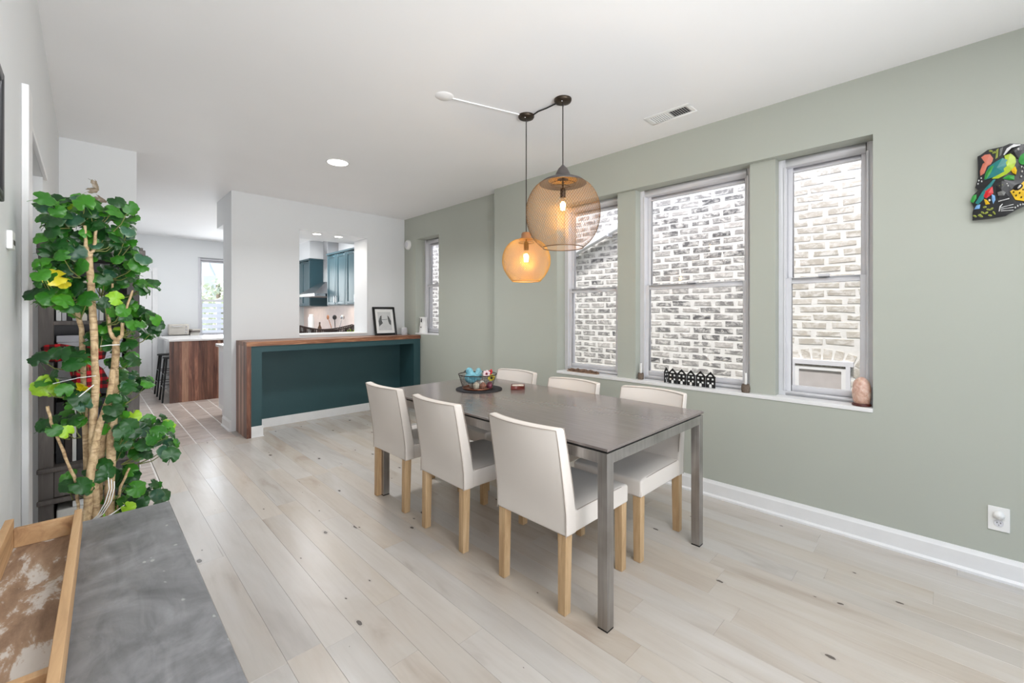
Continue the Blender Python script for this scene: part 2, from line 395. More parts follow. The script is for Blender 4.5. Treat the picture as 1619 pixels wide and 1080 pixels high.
for i in range(-1, 17):
    lo = .435+TW*i
    w = TW
    if lo < .296: w -= .296-lo; lo = .296
    if lo+w > 3.2: break
    if lo < 1.13 < lo+w: w = 1.13-lo
    if w < .02: continue
    if lo+w > 1.12 and lo < 1.12: w = 1.127-lo
    if lo < 1.13:
        y = 5.285-(i % 3)*.2
        while y < 9.7:
            a = max(y, 5.29); e2 = min(y+.6, 9.7)
            if e2-a > .06: tile(lo, a, w, e2-a)
            y += .6
    else:
        y = 5.96-(i % 3)*.2
        while y < 9.7:
            a = max(y, 5.96); e2 = min(y+.6, 9.7)
            if e2-a > .06: tile(lo, a, w, e2-a)
            y += .6
for k in range(7):
    if 5.96+.6*k < 9.7: tile(1.127, 5.96+.6*k, .168, min(.6, 9.7-5.96-.6*k))
for i, lo in enumerate((-.155, .019, .193)):
    w = .174 if i < 2 else .2
    y = 3.2-(i % 3)*.2
    while y < 4.8:
        a = max(y, 3.2); e2 = min(y+.6, 4.79)
        if e2-a > .06: tile(lo, a, w, e2-a)
        y += .6
tile(.3, 4.8, .095, .485)

# baseboards
def baseboard(name, a, b, axis, h=.115, t=.014):
    mb = MB()   # a,b: run along axis; wall face at a fixed coord
    (x0_, y0_), (x1_, y1_) = a, b
    n = Vector((axis[0], axis[1], 0)); d = (Vector((x1_, y1_, 0))-Vector((x0_, y0_, 0)))
    prof = [(0, 0), (t+.012, 0), (t+.012, .012), (t+.004, .02), (t, .022), (t, h-.022), (t-.003, h-.016), (t-.007, h-.006), (t-.009, h), (0, h)]
    s0 = [Vector((x0_, y0_, 0))+n*p+Vector((0, 0, z)) for p, z in prof]; k = len(prof)
    mb.add(s0+[q+d for q in s0], [tuple(range(k)), tuple(range(k, 2*k))[::-1]]+[(i, (i+1) % k, k+(i+1) % k, k+i) for i in range(k)])
    return struct(mb.build(name, M['trim']))
baseboard('baseboard_right', (XR, -2.6), (XR, 3.49), (-1, 0)); baseboard('baseboard_right_far', (XF, 3.49), (XF, 5.11), (-1, 0))
baseboard('baseboard_left', (XL, -2.6), (XL, 2.15), (1, 0)); baseboard('baseboard_left_far', (XL, 3.1), (XL, 4.8), (1, 0))
baseboard('baseboard_stub', (XL, 4.8), (.296, 4.8), (0, -1)); baseboard('baseboard_stub_end', (.296, 4.79), (.296, 9.7), (1, 0))
baseboard('baseboard_back_side', (1.13, 5.55), (1.13, 5.944), (-1, 0)); baseboard('baseboard_kitchen', (.87, 9.7), (2.6, 9.7), (0, -1))

# window sills
s = MB().box(XR-.006, .302, .738, 3.30, 2.609, .762); struct(s.build('trim_sill_right', M['sill'], None, .003))
s = MB().box(XF-.004, 4.696, 1.015, 3.46, 5.254, 1.032); struct(s.build('trim_sill_small', M['sill'], None, .002))
s = MB().box(1.838, YB-.012, 1.03, 2.706, 5.944, 1.046); struct(s.build('trim_sill_opening', M['trim'], None, .002))
s = MB().box(1.45, 9.66, .85, 2.35, 9.72, .875); struct(s.build('trim_sill_kitchen', M['trim'], None, .002))

def window(name, y0, y1, z0, z1, xf, zm, axis='x', flip=1):
    """double hung window; xf = inner face; for axis 'y' the roles of x and y swap"""
    w = empty(name); struct(w)
    def B(parts, nm, m, parent=None, bevel=.002):
        b = MB()
        for (d0, a0, c0, d1, a1, c1) in parts:
            if axis == 'x': b.box(xf+d0, a0, c0, xf+d1, a1, c1)
            else: b.box(a0, xf+d0, c0, a1, xf+d1, c1)
        return b.build(nm, m, parent or w, bevel, 1)
    f = .042
    B([(0, y0, z0, .11, y0+f, z1), (0, y1-f, z0, .11, y1, z1), (0, y0+f, z0, .11, y1-f, z0+.028), (0, y0+f, z1-.05, .11, y1-f, z1),
       (-.004, y0+f-.012, z0+.028, 0, y0+f, z1-.05), (-.004, y1-f, z0+.028, 0, y1-f+.012, z1-.05)], 'frame', M['vinyl'])
    def sash(nm, d, a0, a1, c0, c1, st, top, bot):
        o = B([(d, a0, c0, d+.03, a0+st, c1), (d, a1-st, c0, d+.03, a1, c1), (d, a0+st, c0, d+.03, a1-st, c0+bot), (d, a0+st, c1-top, d+.03, a1-st, c1)], nm, M['vinyl'])
        B([(d+.010, a0+st-.008, c0+bot-.008, d+.014, a0+st, c1-top+.008), (d+.010, a1-st, c0+bot-.008, d+.014, a1-st+.008, c1-top+.008)], 'glazing_bead', M['rubber'], o, 0)
        B([(d+.013, a0+st-.004, c0+bot-.004, d+.017, a1-st+.004, c1-top+.004)], 'pane', M['glass'], o, 0)
        return o
    sash('upper_sash', .055, y0+f, y1-f, zm, z1-.05, .03, .03, .03)
    lo = sash('lower_sash', .015, y0+f-.006, y1-f+.006, z0+.028, zm+.035, .036, .038, .04)
    ym = (y0+y1)/2
    B([(-.004, ym-.03, zm+.035, .02, ym+.03, zm+.05)], 'sash_lock', M['vinyl'], lo)
    return w
window('window_1', 1.98, 2.609, .762, 2.318, XR+.12, 1.50)
window('window_2', .952, 1.812, .762, 2.318, XR+.12, 1.50)
window('window_3', .302, .80, .762, 2.318, XR+.12, 1.50)
window('window_4', 4.696, 5.254, 1.032, 2.345, XF+.15, 1.68)
window('window_5', 1.45, 2.35, .875, 2.34, 9.74, 1.53, 'y')
# unseen rear glazing, added behind the viewer to let daylight into the room
rw = struct(empty('window_added')); MB().box(.3, -2.72, .15, .38, -2.64, 2.3).box(3.02, -2.72, .15, 3.1, -2.64, 2.3).box(1.66, -2.72, .15, 1.74, -2.64, 2.3).box(.38, -2.72, .15, 3.02, -2.64, .22).box(.38, -2.72, 2.23, 3.02, -2.64, 2.3).build('frame', M['vinyl'], rw)
box('pane', M['glass'], (.38, -2.682, .22), (3.02, -2.678, 2.23), rw)

# left wall door recess, casing
d1 = struct(empty('door_1'))
box('casing', M['trim'], (XL, 2.14, 0), (XL+.018, 2.265, 2.06), d1, .003); box('casing', M['trim'], (XL, 2.265, 1.965), (XL+.014, 3.17, 1.985), d1, .002)
b = MB().box(-.449, 2.29, .005, -.42, 3.08, 1.955)
for (a0, a1, c0, c1) in ((2.38, 2.63, .2, .85), (2.74, 2.99, .2, .85), (2.38, 2.63, 1.0, 1.8), (2.74, 2.99, 1.0, 1.8)): b.box(-.42, a0, c0, -.413, a1, c1)
b.build('door_slab', M['trim'], d1, .003); MB().ball((-.38, 2.36, .95), .028).tube([(-.42, 2.36, .95), (-.38, 2.36, .95)], .01).build('door_knob', M['steel'], d1)
# kitchen far door
d2 = struct(empty('door_2'))
box('casing', M['trim'], (.80, 9.675, 0), (.87, 9.7, 2.1), d2, .003); box('casing', M['trim'], (.30, 9.675, 2.03), (.80, 9.7, 2.1), d2, .003)
b = MB().box(.30, 9.685, .01, .795, 9.70, 2.03)
for a0, a1, c0, c1 in ((.36, .52, .2, .9), (.58, .73, .2, .9), (.36, .52, 1.05, 1.9), (.58, .73, 1.05, 1.9)): b.box(a0, 9.677, c0, a1, 9.686, c1)
b.build('door_slab', M['trim'], d2, .003); MB().ball((.655, 9.63, .90), .03).tube([(.655, 9.69, .90), (.655, 9.63, .90)], .011).build('door_knob', M['steel'], d2)

# ------------------------------------------------------------------ neighbouring brick building and ground
nb = empty('neighbour_building', (4.5, 2.5, 0), 0, 'whitewashed brick side wall of the house next door, seen through the windows', 'building')
def loc(b): return b
BH = .069; BL = .212; RB = random.Random(11)
mb = MB().box(.0, -6, -.6, .25, 6.5, 5.0); mb.build('mortar_wall', M['mortar'], nb)
variants = []
for k in range(6):
    r = random.Random(k); hh = BH-.015-r.random()*.006; ll = BL-.014-r.random()*.03
    vs = []
    for (x, y, z) in [(.004, 0, 0), (.004, ll, 0), (.004, ll, hh), (.004, 0, hh), (-.0022, .004, .004), (-.0022, ll-.004, .004), (-.0022, ll-.004, hh-.004), (-.0022, .004, hh-.004)]:
        vs.append((x-(r.random()*.0012 if x < 0 else 0), y+(r.random()-.5)*.012, z+(r.random()-.5)*.012))
    variants.append((vs, [(4, 7, 6, 5), (0, 4, 5, 1), (1, 5, 6, 2), (2, 6, 7, 3), (3, 7, 4, 0)]))
vmesh = [MB().add(*v).mesh('brick', M['brick']) for v in variants]
wins = [(2.05, 2.53), (1.0, 1.72), (.31, .70)]
nbw = (.60, .96, .52, .86)   # its little window: y0,y1,z0,z1
rest = MB(); cand = []
def arch(y, z): return math.hypot(y-.78, z-.40)
for j in range(-8, 72):
    z = j*BH; y = -3.4+(j % 2)*BL*.5+RB.random()*.03
    while y < 8.8:
        head = RB.random() < .12; L = BL
        yc, zc = y+L/2, z+BH/2; skip = (nbw[0]-.05 < yc < nbw[1]+.1 and nbw[2]-.3 < zc < nbw[3]+.02) or (arch(yc, zc) < .66 and zc > .80 and abs(yc-.78) < .36)
        if not skip and -.5 < zc < 4.9:
            t = XR+.14; k = t/4.5; yy = yc*k; zz = CAMH+(zc-CAMH)*k
            vis = any(a-.04 < yy < b_+.04 for a, b_ in wins) and .74 < zz < 2.28
            cand.append((vis, math.hypot(4.5, yc), y, z, RB.randrange(6)))
        y += L
cand.sort(key=lambda c: (not c[0], c[1]))
for i, (vis, dd, y, z, k) in enumerate(cand):
    if i < 280:
        o = bpy.data.objects.new('brick', vmesh[k]); COL.objects.link(o); o.parent = nb; o.location = (0, y-2.5, z)
        o.rotation_euler = ((RB.random()-.5)*.04, 0, 0)
    else:
        vs, fs = variants[k]; rest.add([(a, b_+y-2.5, c+z) for a, b_, c in vs], fs)
rest.build('brick_field', M['brick'], nb, fix=False, kind='stuff')
# segmental arch of bricks over the little window
for ring in range(2):
    for k in range(9):
        a = math.radians(62+k*7.6); rad = .60-ring*.085
        cy, cz = .78-math.cos(a)*rad, .36+math.sin(a)*rad
        b = MB(); b.box(-.003, -.031, -.038, .003, .031, .038)
        o = b.build('brick', M['brick'], nb); o.location = (0, cy-2.5, cz); o.rotation_euler = (a-PI/2, 0, 0); o.rotation_euler[0] = -(a-PI/2)*-1*-1
y0, y1, z0, z1 = nbw
wf = MB().box(-.03, y0-.05-2.5, z1, .0, y1+.1-2.5, z1+.04).box(-.03, y0-.03-2.5, z0-.3, .0, y0-2.5, z1).box(-.03, y1-2.5, z0-.3, 0, y1+.08-2.5, z1).build('window_frame', M['vinyl'], nb)
MB().box(-.014, y0+.03-2.5, z0-.3, .006, y1-.03-2.5, z1-.04).build('pane', plain('frosted basement pane', (196, 190, 188), .3), wf)
MB().box(-.022, y0-2.5, z0-.3, .0, y0+.03-2.5, z1-.02).box(-.022, y1-.03-2.5, z0-.3, 0, y1-2.5, z1-.02).box(-.022, y0+.03-2.5, z1-.045, 0, y1-.03-2.5, z1-.02).build('sash', M['trim'], wf)
# sloping white flue in the gangway
g = empty('gutter_pipe', (4.44, 3.05, 2.205), 0, 'white sloping gutter pipe crossing the brick wall outside the first window', 'gutter')
b = MB(); sl_ = -.372
for a0, a1 in ((-.42, .75),): b.add([(-.035, a0, a0*sl_-.05), (.03, a0, a0*sl_-.05), (.03, a0, a0*sl_+.05), (-.035, a0, a0*sl_+.05), (-.035, a1, a1*sl_-.05), (.03, a1, a1*sl_-.05), (.03, a1, a1*sl_+.05), (-.035, a1, a1*sl_+.05)], [(0, 1, 2, 3), (7, 6, 5, 4), (0, 4, 5, 1), (1, 5, 6, 2), (2, 6, 7, 3), (3, 7, 4, 0)])
b.build('pipe', M['trim'], g, .02, 3)
for t_ in (-.2, .3): MB().box(-.042, t_-.012, t_*sl_-.06, .055, t_+.012, t_*sl_+.06).build('bracket', M['vinyl'], g, .004)
struct(box('ground', plain('concrete ground', (170, 168, 164), .9, var=.1), (-30, -40, -.7), (40, 60, -.55)))

# view through the kitchen window
dk = empty('deck_railing', (0, 11.2, 0), 0, 'pale horizontal board railing outside the kitchen window', 'railing')
for k in range(9): box('slat', M['trim'], (.9, -.012, .52+k*.115), (4.2, .012, .60+k*.115), dk)
for x in (1.0, 2.05, 3.1, 4.15): box('post', M['trim'], (x-.04, .012, -.6), (x+.04, .09, 1.62), dk)
tr = empty('street_tree', (3.1, 17, -.55), 0, 'sunlit bushy tree beyond the kitchen window', 'tree')
MB().tube([(0, 0, 0), (.05, 0, 1.5), (0, .1, 2.8)], [.14, .11, .06]).build('trunk', plain('bark', (140, 126, 110), .9), tr)
fb = MB(); RT = random.Random(5)
for i in range(1500):
    th = RT.random()*2*PI; ph = math.acos(2*RT.random()-1); rr = 1.45*RT.random()**.4
    c = Vector((rr*math.sin(ph)*math.cos(th)*.8, rr*math.sin(ph)*math.sin(th), 1.75+rr*math.cos(ph)*.85)); e = Euler((RT.random()*6, RT.random()*6, 0)).to_matrix(); q = .06+RT.random()*.05
    fb.add([c+e @ Vector(p) for p in ((-q, 0, 0), (0, -q*.5, 0), (q, 0, 0), (0, q*.5, 0))], [(0, 1, 2, 3)])
fb.build('foliage', plain('pale leaves', (214, 220, 190), .7, var=.3, scale=2), tr, fix=False, kind='stuff')
ch = empty('far_tower', (4.66, 28, -.55), 0, 'white tower rising behind the tree beyond the kitchen window', 'building')
box('shaft', M['trim'], (-.3, -.3, 0), (.3, .3, 3.9), ch); MB().lathe([(.34, 3.9), (.02, 4.7)], 4, (0, 0, 0)).build('spire', M['trim'], ch)

# ------------------------------------------------------------------ kitchen
isl = empty('kitchen_island', (.845, 7.9, 0), 0, 'kitchen island with white top and dark walnut strip end panel', 'island')
RW = random.Random(4); x = 0; wds = []
while x < 1.0:
    w = RW.choice((.035, .05, .06, .075)); w = min(w, 1.05-x); wds.append((x, w)); x += w
for (x, w) in wds:
    MB().box(x+.0006, .0, .0, x+w-.0006, .035+RW.random()*.001, .895).build('wood_strip', M['walnut_light'] if x in (wds[3][0], wds[11][0] if len(wds) > 11 else -1) else M['walnut'], isl)
box('body', M['navy'], (.30, .036, .0), (1.03, 1.25, .89), isl); box('worktop', M['quartz'], (-.01, -.015, .895), (1.08, 1.30, .925), isl, .003)
def stool(y, lab):
    s = empty('bar_stool', (.94, y, 0), 0, lab, 'stool', 'black metal bar stools')
    MB().disc(.15, .635, .655, 20).build('seat', M['black'], s, .004)
    for sx in (-1, 1):
        for sy in (-1, 1):
            MB().tube([(sx*.11, sy*.11, .64), (sx*.165, sy*.165, 0)], .013, 6).build('leg', M['black'], s)
    b = MB()
    for z, r in ((.22, .147), (.40, .132)):
        for q in ((-1, -1, 1, -1), (1, -1, 1, 1), (1, 1, -1, 1), (-1, 1, -1, -1)): b.tube([(q[0]*r, q[1]*r, z), (q[2]*r, q[3]*r, z)], .008, 6)
    b.build('footrest', M['steel'], s); return s
stool(8.18, 'black metal bar stool at the near end of the kitchen island'); stool(8.85, 'black metal bar stool further along the kitchen island, behind another stool')
# appliances at the far wall
fc = empty('far_counter', (.9, 9.3, 0), 0, 'low white counter against the kitchen far wall', 'counter')
fc.location = (.95, 9.36, 0); box('carcass', M['trim'], (0, 0, 0), (.48, .3, .89), fc); box('worktop', M['black'], (-.02, -.02, .89), (.50, .32, .915), fc)
tb = empty('toaster_oven', (1.0, 9.42, .915), 0, 'beige toaster oven on the far counter left of the kitchen window', 'appliance')
cr = plain('cream enamel', (206, 200, 190), .4)
box('body', cr, (0, 0, .012), (.28, .2, .2), tb, .01); box('door', M['glass'], (.02, -.006, .03), (.20, 0, .16), tb); box('handle', M['steel'], (.03, -.03, .16), (.19, -.018, .17), tb)
for z in (.06, .11, .16): MB().disc(.012, -.012, 0, 10, (.24, 0, z), 0, 'Y').build('knob', M['steel'], tb)
for i, (c_, h) in enumerate((((228, 224, 216), .03), ((180, 176, 170), .025), ((120, 112, 106), .03), ((214, 208, 200), .025))):
    labs = ['white book at the bottom of the stack beside the toaster oven', 'grey book second from the bottom beside the toaster oven', 'brown book third up in the stack beside the toaster oven', 'pale book topmost of the stack beside the toaster oven']
    z = .915+sum((.03, .025, .03, .025)[:i]); o = box('book', plain('book cover', c_, .6), (-.065, -.09, 0), (.065, .09, h-.001), None, .002); o.location = (1.365, 9.52, z); o.rotation_euler = (0, 0, .1*i); tag(o, labs[i], 'book', 'books stacked on the far counter')
# peninsula behind the wall
pen = empty('kitchen_peninsula', (1.19, 5.96, 0), 0, 'white kitchen peninsula with pale worktop behind the white wall', 'cabinet')
box('carcass', M['trim'], (.01, 0, .1), (1.4, .62, .88), pen, .003); box('plinth', M['vinyl'], (.04, .02, 0), (1.38, .58, .1), pen)
box('end_panel', M['vinyl'], (.004, .06, .16), (.01, .56, .82), pen, .002); box('worktop', M['quartz'], (-.02, -.01, .88), (1.42, .645, .915), pen, .003)
rb = empty('base_cabinets', (2.66, 6.3, 0), 0, 'teal base cabinets with white worktop under the range wall', 'cabinet')
box('carcass', M['teal_cab'], (.02, 0, .1), (.6, 3.3, .88), rb); box('worktop', M['quartz'], (0, 0, .88), (.61, 3.3, .915), rb, .003); box('plinth', M['black'], (.06, .0, 0), (.6, 3.3, .1), rb)
for k in range(6): o = box('door', M['teal_cab'], (.0, .03+k*.54, .13), (.02, .53+k*.54, .86), rb, .004); box('handle', M['steel'], (-.025, .48+k*.54, .6), (-.015, .49+k*.54, .75), o)
def upper(name, y0, y1, z0, z1, n, lab):
    u = empty(name, (XF, y0, z0), 0, lab, 'cabinet', 'teal wall cabinets')
    D = .33; H = z1-z0; L = y1-y0
    box('carcass', M['teal_cab'], (-D+.02, 0, 0), (0, L, H), u, .002); box('cornice', M['teal_cab'], (-D-.015, -.01, H), (0, L+.01, H+.03), u, .004)
    w = L/n
    for k in range(n):
        a, e = k*w+.004, (k+1)*w-.004; b = MB(); f = .055
        b.box(-D, a, .006, -D+.02, a+f, H-.006).box(-D, e-f, .006, -D+.02, e, H-.006).box(-D, a+f, .006, -D+.02, e-f, f).box(-D, a+f, H-f, -D+.02, e-f, H-.006).box(-D+.009, a+f, f, -D+.019, e-f, H-f)
        d = b.build('door', M['teal_cab'], u, .003, 1)
        hy = (e-.03) if k % 2 == 0 else (a+.03)
        MB().box(-D-.022, hy-.006, .04, -D-.014, hy+.006, .15).box(-D-.016, hy-.004, .045, -D, hy+.004, .055).box(-D-.016, hy-.004, .135, -D, hy+.004, .145).build('handle', M['steel'], d)
    return u
upper('wall_cabinet', 6.02, 7.545, 1.445, 2.30, 4, 'teal panelled wall cabinet run seen at the right of the opening')
upper('wall_cabinet', 8.364, 9.6, 1.445, 2.30, 3, 'teal wall cabinet beyond the range hood, left in the opening')
struct(box('trim_chase', M['white_wall'], (2.95, 8.364, 2.335), (XF, 9.0, ZC)))
hd = empty('range_hood', (XF, 7.955, 1.60), 0, 'stainless steel pyramid range hood between the teal cabinets', 'hood')
MB().box(-.53, -.38, 0, 0, .38, .05).build('rim', M['steel'], hd, .003)
MB().add([(-.53, -.38, .05), (-.53, .38, .05), (0, .38, .05), (0, -.38, .05), (-.24, -.12, .27), (-.24, .12, .27), (0, .12, .27), (0, -.12, .27)], [(0, 3, 2, 1), (4, 5, 6, 7), (0, 1, 5, 4), (1, 2, 6, 5), (3, 0, 4, 7)]).build('canopy', M['steel'], hd)
MB().box(-.2, -.10, .27, 0, .10, 1.05).build('chimney', M['steel'], hd, .002); MB().box(-.45, -.3, -.004, -.08, .3, 0).build('filter', M['gray_metal'], hd)
M['backsplash'] = plain('pale pink backsplash', (222, 206, 200), .3, var=.05)
struct(box('trim_backsplash', M['backsplash'], (XF-.012, 6.3, .915), (XF, 9.6, 1.44)))
light('under_cabinet_lamp', 'AREA', (3.1, 6.9, 1.435), (0, 0, 0), 1.3, (1, .86, .70), .1, 1.0); light('under_cabinet_lamp', 'AREA', (3.1, 8.9, 1.435), (0, 0, 0), 1.0, (1, .86, .70), .1, .9)
kv = empty('kitchen_vent', (2.62, 7.9, ZC), 0, 'grey ceiling vent in the kitchen above the range', 'vent'); box('frame', M['gray_metal'], (-.08, -.12, -.008), (.08, .12, 0), kv)
for k in range(5): box('slat', M['vinyl'], (-.07, -.1+k*.045, -.014), (.07, -.08+k*.045, -.008), kv)
# worktop things seen through the opening
jg = tag(MB().lathe([(.04, 0), (.05, .02)]+[(.046+.005*(k % 2), .04+k*.018) for k in range(16)]+[(.03, .35), (.035, .375), (.028, .375), (.024, .34)], 24).build('vase', M['white_plastic']), 'tall ribbed white vase on the kitchen worktop', 'vase'); jg.location = (2.43, 6.75, .0)
jg.location = (2.76, 7.75, .915)
bt = tag(MB().lathe([(.03, 0), (.032, .01), (.032, .14), (.012, .19), (.012, .24), (.014, .24)], 16).build('oil_bottle', plain('brown glass', (86, 62, 46), .2)), 'slim brown bottle beside the ribbed white vase', 'bottle'); bt.location = (2.84, 7.58, .915)
ck = empty('utensil_crock', (2.92, 7.1, .915), 0, 'white crock holding a wooden spoon, ladle and whisk', 'crock'); MB().lathe([(.05, 0), (.06, .01), (.062, .15), (.056, .15), (.054, .012)], 20).build('pot', M['white_plastic'], ck)
def utensil(name, lab, dx, dy, m, head):
    o = empty(name, (2.92+dx*.3, 7.1+dy*.3, .93), 0, lab, 'utensil', 'utensils in the crock')
    MB().tube([(0, 0, 0), (dx, dy, .27)], .006, 6).build('handle', m, o); b = MB(); b.ball((dx*1.15, dy*1.15, .31), .034, 12, 8, 0, 1 if head else .5, 1, 1.2); b.build('head', m, o)
utensil('wooden_spoon', 'wooden spoon standing leftmost in the white crock', -.05, .10, plain('spoon wood', (170, 112, 74), .6), 0)
utensil('ladle', 'black ladle standing in the middle of the white crock', -.01, .01, M['black'], 1)
utensil('whisk', 'steel whisk leaning right out of the white crock', .03, -.11, M['steel'], 1)
bw = empty('fruit_basket', (2.43, 6.2, .915), 0, 'long dark woven boat shaped basket on the peninsula behind the opening', 'basket')
b = MB(); nn = 34
def bpt(t, a):   # t along -1..1, a across angle
    hw = .13*math.sqrt(max(.0, 1-t*t*.92)); zr = .158+.065*t*t
    return Vector((t*.385, hw*math.sin(a), zr-(zr-.012-.05*t*t)*math.cos(a)**.8 if math.cos(a) > 0 else zr))
for k in range(9):
    a = -PI/2+PI*k/8; b.tube([bpt(-1+2*i/nn, a*.999) for i in range(nn+1)], .009 if k in (0, 8) else .0065, 5)
b.build('weave', plain('dark wicker', (58, 42, 36), .6), bw); b = MB()
for i in range(nn+1): t = -1+2*i/nn; b.tube([bpt(t, (-PI/2+PI*k/8)*.999) for k in range(9)], .0075, 5)
b.build('rib', plain('dark wicker ribs', (50, 36, 32), .6), bw)
for i, (x, y) in enumerate(((-.1, 0), (.0, .03), (.09, -.01))):
    o = tag(MB().ball((0, 0, .034), .034, 14, 9).build('apple', plain('apple', ((150, 60, 40), (190, 150, 60), (120, 140, 60))[i], .35)), ('red', 'yellow', 'green')[i]+' apple in the dark woven basket', 'fruit'); o.location = (2.43+x, 6.2+y, .95)
hp = empty('herb_sprig', (2.70, 6.05, .915), 0, 'small bright green herb plant right behind the woven basket', 'plant'); MB().lathe([(.03, 0), (.04, .06), (.036, .06)], 14).build('pot', M['white_plastic'], hp)
b = MB(); RH = random.Random(2)
for i in range(40):
    a = RH.random()*6.3; r_ = RH.random()*.05; c = Vector((r_*math.cos(a), r_*math.sin(a), .07+RH.random()*.09)); e = Euler((RH.random()*3, RH.random()*3, a)).to_matrix(); q = .02
    b.add([c+e @ Vector(p) for p in ((-q, 0, 0), (0, -q*.6, .004), (q, 0, 0), (0, q*.6, .004))], [(0, 1, 2, 3)])
b.build('foliage', plain('herb green', (150, 190, 50), .5), hp, fix=False, kind='stuff')

# ------------------------------------------------------------------ breakfast bar
bar = empty('breakfast_bar', (1.175, 5.11, 0), 0, 'teal breakfast bar with walnut top and waterfall side against the white wall', 'bar counter')
ysd = [0, .07, .12, .2, .26, .33, .38, .44]
for i in range(7): box('wood_strip', M['walnut_light'] if i in (2, 4) else M['walnut'], (0, ysd[i]+.0005, 0), (.043, ysd[i+1]-.0005, .958), bar)
ytop = [0, .062, .125, .19, .25, .315, .38, .44]
for i in range(7): box('top_strip', M['walnut_top'], (0, ytop[i]+.0005, .958), (2.095 if ytop[i] > -1 else 2, ytop[i+1]-.0005, 1.004), bar)
box('left_column', M['teal'], (.043, .012, 0), (.145, .38, .957), bar); box('right_column', M['teal'], (1.995, .012, 0), (2.095, .38, .957), bar)
box('header', M['teal'], (.145, .012, .893), (1.995, .38, .957), bar); box('back_panel', M['teal'], (.145, .38, 0), (1.995, .435, .957), bar)
b = MB().box(.146, .366, 0, 1.994, .38, .10).build('baseboard', M['trim'], bar, .003); MB().box(.043, -.003, 0, .155, .012, .115).box(.145, .012, 0, .157, .366, .09).box(.043, -.008, 0, .16, -.003, .012).build('plinth', M['trim'], bar, .002)
# picture frame on the bar
pf = empty('picture_frame', (2.93, 5.43, 1.005), 0, 'black framed sketch leaning on the wall above the bar', 'picture frame'); pf.rotation_euler = (math.radians(-14), 0, math.radians(-4))
Wf, Hf = .32, .40
MB().box(-Wf/2, 0, 0, -Wf/2+.03, .02, Hf).box(Wf/2-.03, 0, 0, Wf/2, .02, Hf).box(-Wf/2+.03, 0, 0, Wf/2-.03, .02, .03).box(-Wf/2+.03, 0, Hf-.03, Wf/2-.03, .02, Hf).build('frame', M['black'], pf, .002)
box('mat', M['white_plastic'], (-Wf/2+.03, .008, .03), (Wf/2-.03, .018, Hf-.03), pf); sk = box('sketch', plain('grey paper', (208, 210, 210), .8), (-.095, .0066, .07), (.095, .0078, .33), pf)
gr = plain('graphite', (96, 98, 98), .8, var=.4, scale=60)
for pts in ([(-.085, .12), (-.09, .2), (-.06, .27), (-.04, .28), (-.045, .21), (-.03, .17), (-.07, .14)], [(.085, .14), (.09, .2), (.065, .26), (.045, .28), (.05, .2), (.06, .16)], [(-.045, .215), (.04, .222), (.04, .228), (-.045, .221)]):
    MB().prism(pts, .0060, .0065, lambda u, v, d: (u, d, v)).build('drawing', gr, sk)
sp = empty('smart_speaker', (3.17, 5.37, 1.004), 0, 'small pale grey rounded speaker beside the black frame', 'speaker'); MB().lathe([(.038, 0), (.042, .012), (.042, .09), (.036, .1), (.001, .101)], 24).build('body', plain('grey speaker cloth', (196, 196, 200), .8), sp); MB().disc(.034, .1, .104, 20).build('top_cap', M['white_plastic'], sp)
MB().tube([(.035, .03, .01), (.06, .08, .01), (.07, .12, .05), (.075, .165, .1)], .003, 6).build('cable', M['black'], sp)
vs_ = empty('ceramic_vase', (3.355, 5.17, 1.032), 0, 'white waisted ceramic vase with two dark dots on the small sill', 'vase')
MB().lathe([(.062, 0), (.06, .03), (.05, .12), (.043, .17), (.05, .205), (.056, .22), (.048, .22), (.04, .17)], 24).build('body', M['white_plastic'], vs_)
MB().disc(.008, -.002, .004, 12, (-.055, -.02, .08), 0, 'X').build('dot', M['black'], vs_); MB().box(-.054, -.028, .15, -.044, -.018, .2).build('slot', M['black'], vs_)
sd = empty('smoke_alarm', (XF, 5.44, 2.285), 0, 'round white alarm on the green wall near the corner', 'alarm')
MB().lathe([(.07, 0), (.07, -.012), (.064, -.028), (.02, -.034), (.001, -.034)], 28, (0, 0, 0), 0, True, 'X').build('body', M['white_plastic'], sd); MB().lathe([(.04, -.032), (.034, -.036), (.001, -.036)], 20, (0, 0, 0), 0, True, 'X').build('grille', M['vinyl'], sd)

# ------------------------------------------------------------------ dining table
TX0, TX1, TY0, TY1 = 1.5, 2.475, .97, 2.88
tbl = empty('dining_table', (TX0, TY0, 0), 0, 'long dining table with brown grey top and brushed steel legs', 'table')
tw, tl = TX1-TX0, TY1-TY0
box('tabletop', M['ceramic'], (0, 0, .738), (tw, tl, .75), tbl, .0015); box('shadow_gap', M['rubber'], (.012, .012, .729), (tw-.012, tl-.012, .738), tbl)
L = .048
for nm, q in (('rail', (L, .004, .682, tw-L, L, .729)), ('rail', (L, tl-L, .682, tw-L, tl-.004, .729)), ('rail', (.004, L, .682, L, tl-L, .729)), ('rail', (tw-L, L, .682, tw-.004, tl-L, .729))):
    MB().box(*q).build(nm, M['table_steel'], tbl, .002)
for a in (.003, tw-.003-L):
    for c in (.003, tl-.003-L):
        o = MB().box(a, c, .006, a+L, c+L, .729).build('leg', M['table_steel'], tbl, .0025); box('foot_pad', M['rubber'], (a+.001, c+.001, 0), (a+L-.001, c+L-.001, .006), o)

